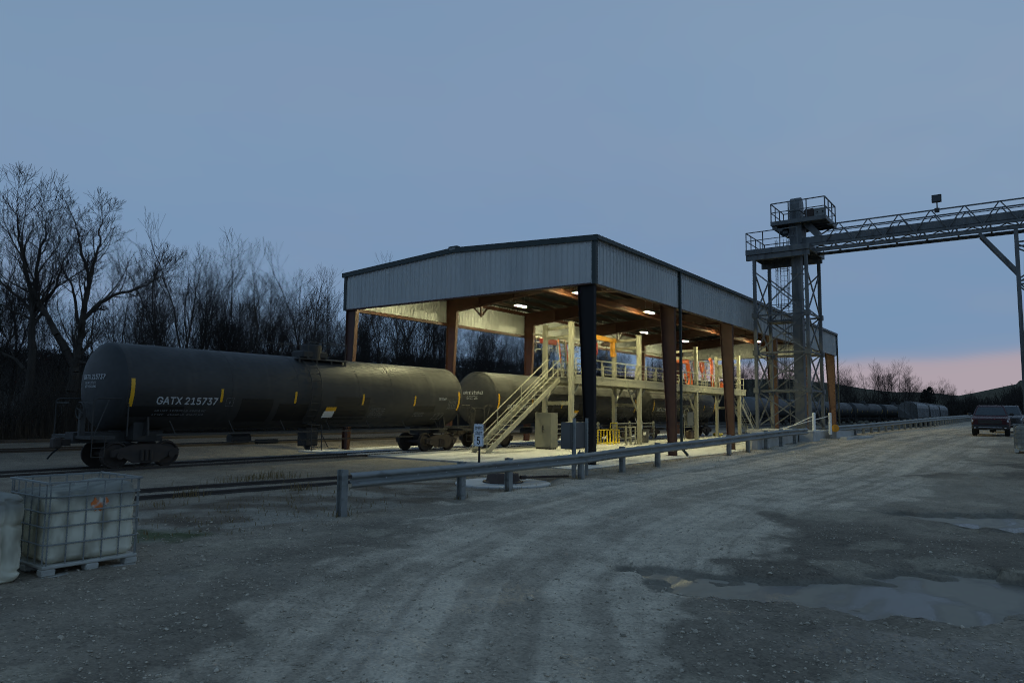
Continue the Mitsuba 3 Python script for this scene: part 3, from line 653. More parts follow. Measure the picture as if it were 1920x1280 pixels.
t3 = tank_car('short black tank car under the walkway with one vertical yellow strip near each grey column', 6.75, 'GATX 215729', 'GATX 215729', G1, weld=False)
labels[t3]['label'] = 'shorter dark tank car at the far end of the canopy, beyond the grey bin'
place(t3, T().translate([59.6, 26.17, .03]))
def far_place(x):
    y = float(main_y(x)); h = -2*.0013*max(x-130, 0)
    return T().translate([x, y, .30]).rotate([0, 0, 1], math.degrees(math.atan(h)))
f0 = tank_car('distant tank car with a pale rounded end, seen beside the right-hand stairs', 8.7, '', '', None, weld=False, detail=False, pale=True)
place(f0, far_place(117.2))
fl = '%s dark tank car behind the pale-ended one on the far track'
f1 = tank_car(fl % 'first', 8.7, '', '', 'dark tank cars on the far track', weld=False, detail=False)
place(f1, far_place(138.))
for x, w in ((158.8, 'second'), (179.6, 'third'), (200.2, 'fourth'), (220.5, 'fifth')): dup(f1, far_place(x), fl % w, 'dark tank cars on the far track')
def hopper():
    c = thing('hopper_car', 'nearest pale grey hopper car, its end wall facing the road', 'hopper car')
    L, W = 8.6, 1.58; sec = [(-W*.72, 1.25), (-W, 1.75), (-W*1.0, 3.3), (-W*.93, 3.9), (-W*.62, 4.35), (0, 4.5), (W*.62, 4.35), (W*.93, 3.9), (W, 3.3), (W, 1.75), (W*.72, 1.25)]
    v = [(s*(L if z > 2.4 else L-1.6*(2.4-z)/1.2), y, z) for s in (-1, 1) for y, z in sec]; n = len(sec); f = [[i, i+1, n+i+1, n+i] for i in range(n-1)]+[[n-1, 0, n, 2*n-1]]
    mb = MB().add(v, f)
    for s in (0, 1): mb.add([v[s*n+i] for i in range(n)], [[0, i, i+1] for i in range(1, n-1)])
    for x in np.linspace(-L+.5, L-.5, 13):
        for y in (-1, 1): mb.box((x-.05, y*W, 1.75), (x+.05, y*(W+.07), 3.4))
    add('body', mb, 'pale_tank_material', c)
    mb = MB().box((-L, -.5, 4.5), (L, .5, 4.62)); mb.box((-L, -1.0, 4.30), (L, -.85, 4.42)); mb.box((-L, .85, 4.3), (L, 1.0, 4.42)); add('roof_walkway', mb, 'pale_tank_material', c)
    mb = MB()
    for s in (-1, 1):
        mb.box((s*(L-.1), -1.45, 1.0), (s*(L+.4), 1.45, 1.14))
        for y in (-1.45, -.5, .5, 1.45): mb.box((s*(L+.2), y-.04, 1.1), (s*(L+.28), y+.04, 4.2))
        for z in np.arange(1.4, 4.2, .4): mb.tube((s*(L+.28), .9, z), (s*(L+.28), 1.4, z), .02, n=4)
    add('end_frame', mb, 'frame_black_material', c)
    mb = MB()
    for x in (-5, 0, 5): mb.prism([(-2.2, 1.6), (2.2, 1.6), (.5, .5), (-.5, .5)], (x, -1.1, 0), (1, 0, 0), (0, 0, 1), (0, 2.2, 0))
    mb.box((-L, -.3, .9), (L, .3, 1.2)); add('chute', mb, 'pale_tank_material', c)
    mb = MB()
    for s in (-1, 1):
        for dx in (-.89, .89):
            for y in (-.75, .75): mb.tube((s*(L-1.4)+dx, y-.06, .44), (s*(L-1.4)+dx, y+.06, .44), .44, n=18)
        for y in (-1, 1): mb.box((s*(L-1.4)-1.2, y-.07, .35), (s*(L-1.4)+1.2, y+.07, .75))
    add('bogie', mb, 'rust_steel_material', c)
    return c
h0 = hopper(); place(h0, T().translate([158.5, 19.2, .05]))
dup(h0, T().translate([177.6, 19.2, .05]), 'second grey hopper car, just behind the one whose end wall shows')
dup(h0, T().translate([196.7, 19.2, .05]), 'third and farthest grey hopper car of the string')
# ------------------------------------------------------------------ walkway, stairs
DZ = 4.12
PORT = [(35.0, 35.7), (43.7, 44.4), (53.6, 54.5), (63.6, 64.2)]
def rail_run(mb, a, b, h=1.07, n=None, post=.05, low=.55):
    a, b = np.array(a, float), np.array(b, float); L = np.linalg.norm(b-a); n = n or max(1, round(L/1.6))
    z = np.array([0, 0, 1.])
    mb.bar(a+z*h, b+z*h, post, post); mb.bar(a+z*low, b+z*low, post*.8, post*.8)
    for k in range(n+1): p = a+(b-a)*k/n; mb.bar(p-z*.12, p+z*h, post, post, (1, 0, 0))
def build_walkway():
    c = thing('loading_walkway', 'raised beige steel walkway with railings on tall square columns beside the tank cars', 'walkway')
    for k, (xa, xb) in enumerate(PORT):
        for x, y in ((xa, 21.4), (xb, 23.65)):
            mb = MB().box((x-.13, y-.13, .02), (x+.13, y+.13, 7.25), .012); mb.box((x-.22, y-.22, 0), (x+.22, y+.22, .03)); mb.box((x-.17, y-.17, 7.25), (x+.17, y+.17, 7.27)); add('column', mb, 'rack_paint_material', c)
        for z in (7.0, 6.45): add('cross_beam', MB().bar((xa, 21.53, z), (xb, 23.52, z), .12, .16), 'rack_paint_material', c)
        add('cross_beam', MB().bar((xa, 21.53, 2.6), (xb, 23.52, 2.6), .12, .22), 'rack_paint_material', c)
        mb = MB()
        if k in (1, 2):
            mb.path([(xa-1.6, 21.5, DZ-.3), (xa-1.0, 21.5, DZ-1.0), (xa-.13, 21.5, DZ-1.9)], .06, 8); mb.path([(xa-1.1, 21.5, DZ-.95), (xa-.2, 21.5, DZ-.4)], .05, 8)
        mb.bar((xb, 23.6, DZ-1.4), (xb+1.2, 23.6, DZ-.3), .1, .1); mb.bar((xa, 21.5, DZ-1.3), (xa+1.1, 21.5, DZ-.3), .1, .1)
        add('knee_brace', mb, 'rack_paint_material', c)
    x0, x1 = 35.2, 65.1
    for y in (21.3, 23.75): add('side_channel', MB().box((x0, y-.04, DZ-.40), (x1, y+.04, DZ+.02), .01), 'rack_paint_material', c)
    for x in np.arange(x0+.3, x1, 2.4): add('joist', MB().box((x-.05, 21.34, DZ-.34), (x+.05, 23.71, DZ-.08)), 'rack_paint_material', c)
    mb = MB()
    for k, x in enumerate(np.arange(x0, x1-.5, 1.0)):
        add('deck_panel', MB().box((x+.01, 21.35, DZ-.05), (x+.99, 23.70, DZ-.005)), 'grating_material', c)
    mb = MB(); rail_run(mb, (x0+.1, 21.27, DZ), (x1-.6, 21.27, DZ), n=19, post=.055)
    add('railing', mb, 'rack_paint_material', c)
    mb = MB(); rail_run(mb, (x0+1.5, 23.72, DZ), (41.2, 23.72, DZ), n=4, post=.055); rail_run(mb, (43.0, 23.72, DZ), (57.4, 23.72, DZ), n=9, post=.055); rail_run(mb, (59.2, 23.72, DZ), (x1, 23.72, DZ), n=4, post=.055)
    add('railing', mb, 'rack_paint_material', c)
    mb = MB().box((x0, 21.24, DZ), (x1, 21.25, DZ+.13)); add('toe_board', mb, 'rack_paint_material', c)
    # overhead beam that the gear hangs from
    mb = MB().box((x0-.5, 23.75, 6.62), (64.5, 23.9, 6.70)); add('gear_rail', mb, 'rack_paint_material', c)
build_walkway()
def staircase(label, xa, za, xb, zb, y0, y1):
    c = thing('metal_staircase', label, 'staircase'); dx, dz = xb-xa, zb-za
    for y in (y0, y1):
        add('stringer', MB().bar((xa, y, za+.02), (xb, y, zb-.12), .05, .26), 'rack_paint_material', c)
    n = 17
    for k in range(n):
        t = (k+.7)/(n+.2); x, z = xa+dx*t, za+dz*t+.02
        add('tread', MB().box((x-.15, y0+.03, z-.03), (x+.13, y1-.03, z+.012), .005), 'rack_paint_material', c)
    s = 1 if dx > 0 else -1
    for y in (y0, y1):
        mb = MB(); e = np.array([xa, y, za]); f = np.array([xb, y, zb]); up = np.array([0, 0, 1.])
        mb.path([e+up*.95, f+up*1.0, f+up*1.05+np.array([s*.35, 0, 0])], .03, 8); mb.path([e+up*.45, f+up*.5], .022, 8)
        for t in (.0, .30, .62, .97): q = e+(f-e)*t; mb.tube(q+up*.02, q+up*.97, .026, n=8)
        add('handrail', mb, 'rack_paint_material', c)
    add('footing_plate', MB().box((xa-.2, y0-.08, 0), (xa+.25, y1+.08, .02)), 'black_material', c)
    return c
staircase('long beige metal staircase rising to the right beside the speed limit sign', 28.45, 0., 35.2, DZ-.02, 22.3, 23.2)
staircase('beige metal staircase going down to the right at the far end of the walkway', 70.9, 0., 65.1, DZ-.02, 22.2, 23.1)
# ------------------------------------------------------------------ gear on and under the walkway
def gear():
    o = thing('jib_hoist', 'amber steel jib arm with a chain hoist above the walkway', 'hoist')
    mb = MB().bar((40.4, 23.2, 7.02), (43.9, 23.5, 7.02), .16, .30); mb.bar((43.9, 23.5, 7.17), (43.9, 23.5, 5.9), .22, .30, (1, 0, 0)); mb.box((44.0, 23.4, 6.9), (44.26, 23.6, 7.15)); mb.box((44.0, 23.4, 6.0), (44.26, 23.6, 6.2)); add('jib_arm', mb, 'amber_paint_material', o)
    mb = MB().box((42.5, 23.2, 6.55), (43.0, 23.5, 6.85), .06); mb.tube((42.5, 23.35, 6.62), (42.2, 23.35, 6.62), .12); add('chain_hoist', mb, 'iron_material', o)
    mb = MB().tube((42.75, 23.35, 6.6), (42.75, 23.35, 5.85), .025, n=5); mb.revolve([(.10, -.02), (.12, 0), (.10, .02), (.08, 0), (.10, -.02)], (42.75, 23.35, 5.75), 'y', 12); add('hook', mb, 'iron_material', o)
    for k, (x, z, L, lab) in enumerate(((36.3, 6.33, 1.6, 'red horizontal box beam near the top of the left staircase'), (56.6, 6.38, 2.4, 'bright orange box beam over the middle of the walkway'))):
        o = solo('tool_balancer', MB().box((x-L/2, 23.72, z-.15), (x+L/2, 23.95, z+.17), .03), 'red_paint_material' if k == 0 else 'orange_material', lab, 'beam')
    o = thing('gangway_light', 'upright red tank beside the amber jib arm', 'tank'); add('shell', MB().revolve([(0, 6.75), (.12, 6.73), (.2, 6.6), (.2, 5.95), (.12, 5.85), (0, 5.84)], (41.6, 23.6, 0), 'z', 14), 'red_paint_material', o, smooth=30)  # plain red cylinder on a bracket, not a lamp
    add('bracket', MB().box((41.35, 23.6, 6.4), (41.9, 23.78, 6.5)), 'iron_material', o)
    labels[o]['label'] = 'upright red cylinder hung just left of the amber jib arm'; labels[o]['category'] = 'cylinder'
    # folding gangways over the tank car tops
    for k, x in enumerate((38.2, 61.8)):
        g = thing('folding_gangway', ('folded gangway with orange trim %s' % ('nearest the left staircase', 'among the orange hoses at the far end of the walkway')[k]), 'gangway')
        mb = MB()
        for dx in (-.35, .35): mb.bar((x+dx, 23.8, DZ+.1), (x+dx+.25, 24.25, DZ+2.5), .05, .14, (1, 0, 0))
        add('stair_frame', mb, 'galvanised_material', g)
        for t in np.linspace(.1, .95, 8): add('tread', MB().box((x-.35+.25*t, 23.8+.45*t-.02, DZ+.1+2.4*t-.015), (x+.35+.25*t, 23.8+.45*t+.22, DZ+.1+2.4*t+.015)), 'grating_material', g)
        mb = MB()
        for dx in (-.42, .42): mb.path([(x+dx, 23.85, DZ+1.0), (x+dx+.1, 24.0, DZ+1.9), (x+dx+.30, 24.3, DZ+2.7)], .035, 6)
        add('orange_handrail', mb, 'orange_material', g)
        mb = MB()
        for xx in np.linspace(x-1.2, x+1.9, 5):
            for y in (24.0, 25.2): mb.tube((xx, y, 5.75), (xx, y, 6.75), .02, n=5)
        for z in (6.0, 6.4, 6.75):
            for y in (24.0, 25.2): mb.tube((x-1.2, y, z), (x+1.9, y, z), .018, n=5)
            for xx in (x-1.2, x+1.9): mb.tube((xx, 24.0, z), (xx, 25.2, z), .018, n=5)
        add('safety_cage', mb, 'rack_paint_material', g)
    # hoses
    def hose(label, pts, r, mat):
        from scipy.interpolate import CubicSpline
        p = np.array(pts, float); t = np.arange(len(p)); q = CubicSpline(t, p)(np.linspace(0, len(p)-1, 24))
        solo('hose', MB().path([tuple(w) for w in q], r, 8), mat, label, 'hose', smooth=50)
    hose('wide flat orange hose hanging just right of the third column', [(58.0, 23.9, 6.6), (58.15, 23.9, 6.0), (58.6, 23.9, 5.1), (58.7, 23.9, 4.5)], .17, 'orange_material')
    hose('thin red hose hanging in the middle of the orange hoses', [(59.4, 23.9, 6.55), (59.7, 23.95, 5.6), (60.0, 23.9, 4.9), (60.3, 23.9, 4.4)], .06, 'red_paint_material')
    hose('short orange hose looped high at the centre of the hoses', [(61.2, 23.9, 6.6), (61.0, 23.9, 6.1), (61.3, 23.9, 5.75), (61.6, 23.9, 6.2), (61.5, 23.9, 6.6)], .09, 'orange_material')
    hose('long orange hose reaching down to the walkway at its far end', [(63.0, 23.8, 7.0), (63.2, 23.7, 6.2), (62.9, 23.6, 5.3), (63.1, 23.6, 4.6), (62.6, 23.5, 4.2)], .14, 'orange_material')
    hose('orange hose coiled low against the walkway railing', [(57.2, 23.8, 5.4), (57.4, 23.8, 4.8), (57.8, 23.8, 4.4), (58.1, 23.8, 4.9), (57.8, 23.8, 5.3)], .08, 'orange_material')
    o = thing('tool_board', 'beige board with shelf at the far end of the walkway behind the orange hoses', 'board')
    add('board', MB().box((63.7, 23.35, 5.4), (64.9, 23.42, 6.5)), 'rack_paint_material', o); add('shelf', MB().box((63.6, 22.9, 5.3), (65.0, 23.4, 5.36)), 'rack_paint_material', o)
    add('bin', MB().box((63.9, 23.0, 4.35), (64.6, 23.35, 4.95), .03), 'orange_material', o)
    # ground level
    o = thing('steel_cabinet', 'tall plain grey-green steel cabinet standing under the head of the left staircase', 'cabinet')
    add('body', MB().box((33.85, 22.0, .08), (34.55, 23.1, 2.05), .015), 'cabinet_material', o)
    add('door', MB().box((33.825, 22.05, .14), (33.848, 23.05, 2.0), .006), 'cabinet_material', o); add('handle', MB().box((33.79, 22.5, .9), (33.825, 22.54, 1.35)), 'frame_black_material', o); add('plinth', MB().box((33.9, 22.05, 0), (34.5, 23.05, .08)), 'black_material', o)
    o = thing('yellow_gate', 'bright yellow tubular gate standing between the walkway columns', 'gate'); mb = MB()
    for a, b in (((41.3, 22.5), (42.9, 22.5)), ((42.9, 22.5), (42.9, 23.2)), ((41.3, 22.5), (41.3, 23.2)), ((41.3, 23.2), (42.9, 23.2))):
        mb.bar((*a, .95), (*b, .95), .05, .05); mb.bar((*a, .12), (*b, .12), .05, .05)
    add('frame', mb, 'yellow_paint_material', o)
    for x in (41.3, 41.7, 42.1, 42.5, 42.9):
        for y in (22.5, 23.2): add('bar', MB().bar((x, y, 0), (x, y, .95), .06, .05, (1, 0, 0)), 'yellow_paint_material', o)
    mb = MB().path([(41.7, 22.5, .9), (41.7, 22.5, 1.4), (42.6, 22.5, 1.4), (42.6, 22.5, .9)], .03, 6); add('top_loop', mb, 'yellow_paint_material', o)
    o = thing('low_railing', 'low pale grey railing beside the yellow gate', 'railing'); mb = MB()
    rail_run(mb, (42.2, 21.6, 0), (43.3, 21.5, 0), 1.15, 2, .07, .45); rail_run(mb, (43.3, 21.5, 0), (44.6, 22.9, 0), 1.15, 2, .07, .45); rail_run(mb, (42.2, 21.6, 0), (43.2, 23.0, 0), 1.15, 1, .07, .45); add('rail', mb, 'white_paint_material' if False else 'rack_paint_material', o)
    o = thing('waste_bin', 'dark grey bin with a white label right of the second column pair', 'bin'); mb = MB().revolve([(0, .02), (.33, .02), (.38, .9), (.41, .9), (.41, .96), (.34, .96), (.30, .1), (0, .1)], (46.4, 22.4, 0), 'z', 16); add('body', mb, 'slate_box_material', o)
    add('label', MB().box((46.02, 22.05, .55), (46.05, 22.25, .75)), 'white_paint_material', o)
    mb = MB().tube((46.4, 22.5, .3), (46.1, 22.9, 1.7), .025, n=6); mb.tube((46.3, 22.3, .3), (46.5, 22.7, 1.75), .03, n=6); solo('broom_handle', mb, 'white_paint_material', 'two pale sticks standing in the dark grey bin', 'stick')
    o = thing('pump_skid', 'small pump set with grey panel behind the second road-side column', 'pump')
    add('panel', MB().box((55.0, 22.7, 1.1), (56.3, 22.9, 2.2), .02), 'cabinet_material', o); mb = MB()
    for x in (54.6, 56.4): mb.tube((x, 22.8, 0), (x, 22.8, 2.4), .04, n=8)
    mb.path([(54.6, 22.8, 2.3), (55.2, 22.8, 2.5), (55.6, 22.8, 2.2)], .04, 8); mb.tube((54.6, 22.8, 1.0), (56.4, 22.8, 1.0), .04, n=8); add('pipe', mb, 'rack_paint_material', o)
    add('motor', MB().box((55.2, 22.5, .05), (56.2, 23.0, .7), .08), 'iron_material', o)
    for k, (x, lab) in enumerate(((36.6, 'left'), (45.3, 'middle'))):
        o = thing('pipe_rack', '%s group of grey pipes and valves under the walkway' % ('first', 'second')[k], 'pipework'); mb = MB()
        for z in (.5, .75, 1.05, 1.3): mb.tube((x, 24.1, z), (x+6.5, 24.1, z), .05, n=8)
        add('pipe', mb, 'galvanised_material', o)
        for q in range(5):
            xx = x+.8+q*1.2; mb = MB().revolve([(0, -.03), (.14, -.03), (.16, 0), (.14, .03), (0, .03)], (xx, 23.85, .5+.25*(q % 3)), 'y', 12); mb.tube((xx, 24.1, .5+.25*(q % 3)), (xx, 23.85, .5+.25*(q % 3)), .03, n=6); add('valve', mb, 'iron_material', o)
        mb = MB()
        for q in range(4): mb.box((x+.3+q*2, 24.04, 0), (x+.38+q*2, 24.16, 1.45))
        add('stand', mb, 'rack_paint_material', o)
    o = solo('sack', MB().box((65.2, 23.9, 0), (66.5, 24.5, .28), .12), 'yellow_paint_material', 'pale yellow sack lying on the pad by the last walkway column', 'sack')
    # electrical box behind the guardrail
    o = thing('control_box', 'slate grey control box on two channel posts just behind the guardrail', 'control box')
    add('body', MB().box((19.02, 11.66, .98), (20.02, 12.0, 1.80), .012), 'slate_box_material', o); add('door', MB().box((19.05, 11.638, 1.01), (19.99, 11.658, 1.77), .005), 'slate_box_material', o)
    for x in (19.17, 19.92):
        b = gz(x, 11.6); mb = MB().box((x-.035, 11.56, b-.2), (x+.035, 11.575, 1.93)); mb.box((x-.035, 11.575, b-.2), (x-.028, 11.635, 1.93)); mb.box((x+.028, 11.575, b-.2), (x+.035, 11.635, 1.93)); add('post', mb, 'galvanised_material', o)
    mb = MB().bar((19.2, 11.62, .25), (19.55, 11.62, .95), .03, .03); mb.tube((19.4, 11.8, gz(19.4, 11.8)), (19.4, 11.8, 1.0), .03, n=8); mb.tube((19.55, 11.85, gz(19.5, 11.8)), (19.55, 11.85, 1.0), .025, n=8); add('conduit', mb, 'galvanised_material', o)
gear()
# ------------------------------------------------------------------ sign, manhole
def sign():
    o = thing('speed_limit_sign', 'white speed limit 5 sign on a black post at the foot of the left staircase', 'sign')
    x, y = 18.6, 14.9; b = gz(x, y); a = math.radians(168); nv = np.array([math.cos(a), math.sin(a), 0]); ev = np.array([-nv[1], nv[0], 0])
    add('post', MB().bar((x, y, b-.2), (x, y, 1.72), .06, .045, tuple(nv)), 'black_material', o)
    c = np.array([x, y, 1.33])+nv*.035; w, h, r = .25, .37, .045
    poly = [(sx*(w-r)+r*math.cos(t), sz*(h-r)+r*math.sin(t)) for sx, sz, t0 in ((1, 1, 0), (-1, 1, 90), (-1, -1, 180), (1, -1, 270)) for t in np.radians([t0, t0+30, t0+60, t0+90])]
    add('plate', MB().prism(poly, c, ev, (0, 0, 1), nv*.006), 'sign_white_material', o)
    mb = MB(); ring = [(px*.94, pz*.955) for px, pz in poly]; inner = [(px*.90, pz*.93) for px, pz in poly]
    for k in range(len(ring)):
        k2 = (k+1) % len(ring); q = [c+nv*.0075+ev*p[0]+np.array([0, 0, p[1]]) for p in (ring[k], ring[k2], inner[k2], inner[k])]; mb.add(q, [[0, 1, 2, 3]])
    for s, hh, z in (('SPEED', .105, .17), ('LIMIT', .105, .01), ('5', .24, -.30)): text(mb, s, hh, c+nv*.0065+np.array([0, 0, z]), ev, (0, 0, 1), .002, True, width=.38 if len(s) > 1 else None, centre=True)
    add('legend', mb, 'black_material', o)
sign()
def manhole():
    x, y = 17.05, 12.75; z = gz(x, y)-.0
    z = .055
    o = thing('manhole', 'round rusty manhole ring on a pale concrete disc behind the guardrail', 'manhole')
    add('slab', MB().revolve([(0, .0), (1.36, 0), (1.40, -.02), (1.40, -.3)], (x, y, z), 'z', 48), 'concrete_material', o)
    add('ring', MB().revolve([(.60, .005), (.60, .04), (.50, .05), (.45, .25), (.43, .27), (0, .27)], (x, y, z), 'z', 40), 'iron_material', o)
    add('cover', MB().revolve([(0, .285), (.39, .285), (.40, .27)], (x, y, z), 'z', 40), 'iron_material', o)
    mb = MB().tube((x+.52, y-.28, z+.12), (x+2.1, y-.95, z+.10), .035, n=8); mb.tube((x+.50, y-.27, z+.12), (x+.66, y-.34, z+.12), .065, n=8); add('drain_pipe', mb, 'iron_material', o)
manhole()
# ------------------------------------------------------------------ guardrails
WB = [(0, .312), (.060, .278), (.080, .262), (.083, .246), (.083, .232), (.078, .220), (.008, .172), (0, .163), (0, .149), (.008, .140), (.078, .092), (.083, .080), (.083, .066), (.080, .050), (.060, .034), (0, 0)]
def guardrail(label, xs_posts, xa, xb, top_of, thick=.004, dots=True):
    o = thing('guardrail', label, 'guardrail')
    xs = np.arange(xa, xb+.01, .5); pts = np.c_[xs, rail_line(xs), [top_of(x)-.31 for x in xs]]
    prof = [(-a-.08, b) for a, b in WB]; back = [(-a-.08+thick, b) for a, b in WB[::-1]]
    add('beam', sweep(MB(), pts, prof+back), 'galvanised_material', o)
    for x in np.arange(xa+3.2, min(xb, xa+34), 3.81):
        xx = np.linspace(x, x+.32, 3); sp = np.c_[xx, rail_line(xx), [top_of(q)-.31 for q in xx]]; sweep(m := MB(), sp, [(a-.004, b*1.012-.002) for a, b in prof]+[(a, b) for a, b in prof[::-1]]); add('splice', m, 'galvanised_material', o)
    if dots:
        mb = MB()
        for x in np.arange(xa+1.0, xb, .95):
            y = float(rail_line(x))-.085; z = top_of(x)-.155; mb.revolve([(0, -.014), (.016, -.010), (.02, 0)], (x, y-.0, z), 'y', 8)
        add('bolt', mb, 'lettering_material', o)
    for k, x in enumerate(xs_posts):
        y = float(rail_line(x)); b = gz(x, y)-.3; t = top_of(x)+(.045 if k else .07)
        mb = MB().box((x-.075, y-.07, b), (x+.075, y-.058, t)); mb.box((x-.006, y-.058, b), (x+.006, y+.078, t)); mb.box((x-.075, y+.078, b), (x+.075, y+.09, t))
        add('post', mb, 'galvanised_material', o)
    return o
top1 = lambda x: float(np.interp(x, [9, 14, 18.9, 23.6, 30, 36, 41], [.86, .86, .88, 1.02, 1.21, 1.38, 1.42]))
guardrail('long galvanised guardrail in front of the canopy, starting in the foreground', [9.75, 13.4, 15.3, 18.95, 21.5, 23.75, 29.6, 31.6, 33.7, 35.6, 37.6], 9.85, 39.6, top1)
top2 = lambda x: float(np.interp(x, [40, 49, 57, 74, 107, 150], [1.42, 1.52, 1.66, 1.97, 2.24, 2.3]))
guardrail('second galvanised guardrail running away along the road past the orange marker', list(np.arange(49.3, 112, 1.905)), 44.2, 112, top2, dots=False)
o = thing('guardrail', 'short stretch of guardrail in the distance right of the red vehicle', 'guardrail')
pts = np.array([(114, 6.5, 1.9), (118, 4, 1.95), (120, 1.0, 2.0), (120.5, -4, 2.0)]); add('beam', sweep(MB(), pts, [(-a-.08, b) for a, b in WB]+[(-a-.076, b) for a, b in WB[::-1]]), 'galvanised_material', o)
for q in pts: add('post', MB().box((q[0]-.07, q[1]-.07, 1.0), (q[0]+.07, q[1]+.07, 2.3)), 'galvanised_material', o)
# ------------------------------------------------------------------ concrete at the pit
def pit():
    solo('retaining_wall', MB().box((33.2, 10.35, -.2), (41.0, 10.65, 1.28), .02), 'concrete_material', 'low pale concrete wall behind the end of the long guardrail', 'wall')
    solo('tower_plinth', MB().box((42.7, 10.0, -.3), (46.9, 13.95, 1.2), .03), 'concrete_material', 'concrete plinth under the legs of the elevator tower', 'plinth')
    solo('concrete_block', MB().box((40.0, 9.55, .3), (41.4, 10.3, 1.26), .03), 'concrete_material', 'square concrete block under the left white bollard', 'block')
    solo('retaining_wall', MB().box((44.4, 9.35, .2), (49.4, 9.7, 1.27), .02), 'concrete_material', 'low concrete wall below the orange round marker', 'wall')
    solo('kerb_stone', MB().bar((43.0, 8.7, .80), (47.0, 8.05, .80), .35, .22), 'concrete_material', 'flat pale concrete strip lying at the road edge below the orange marker', 'kerb')
    for k, (x, y) in enumerate(((41.0, 9.75), (43.6, 9.50))):
        mb = MB().tube((x, y, 1.0 if k else 1.2), (x, y, 2.18), .085, n=14); mb.revolve([(.085, 0), (.06, .04), (0, .055)], (x, y, 2.18), 'z', 14)
        solo('bollard', mb, 'white_paint_material', ('left white bollard, standing on the concrete block', 'right white bollard, touching the orange marker')[k], 'bollard', smooth=30)
    mb = MB().tube((43.5, 9.6, 2.02), (42.6, 12.3, 1.18), .024, n=6); solo('sloping_pipe', mb, 'white_paint_material', 'lower of two white pipes sloping down from the right bollard', 'pipe')
    mb = MB().tube((41.0, 9.85, 2.0), (41.2, 11.6, 1.18), .024, n=6); solo('sloping_pipe', mb, 'white_paint_material', 'upper of two white pipes sloping down behind the left bollard', 'pipe')
    mb = MB().revolve([(0, -.03), (.20, -.02), (.215, 0), (.20, .02), (0, .03)], (43.9, 9.3, 1.36), 'x', 20); mk = solo('marker', mb, 'amber_paint_material', 'round orange marker on the end of the second guardrail', 'marker')
pit()
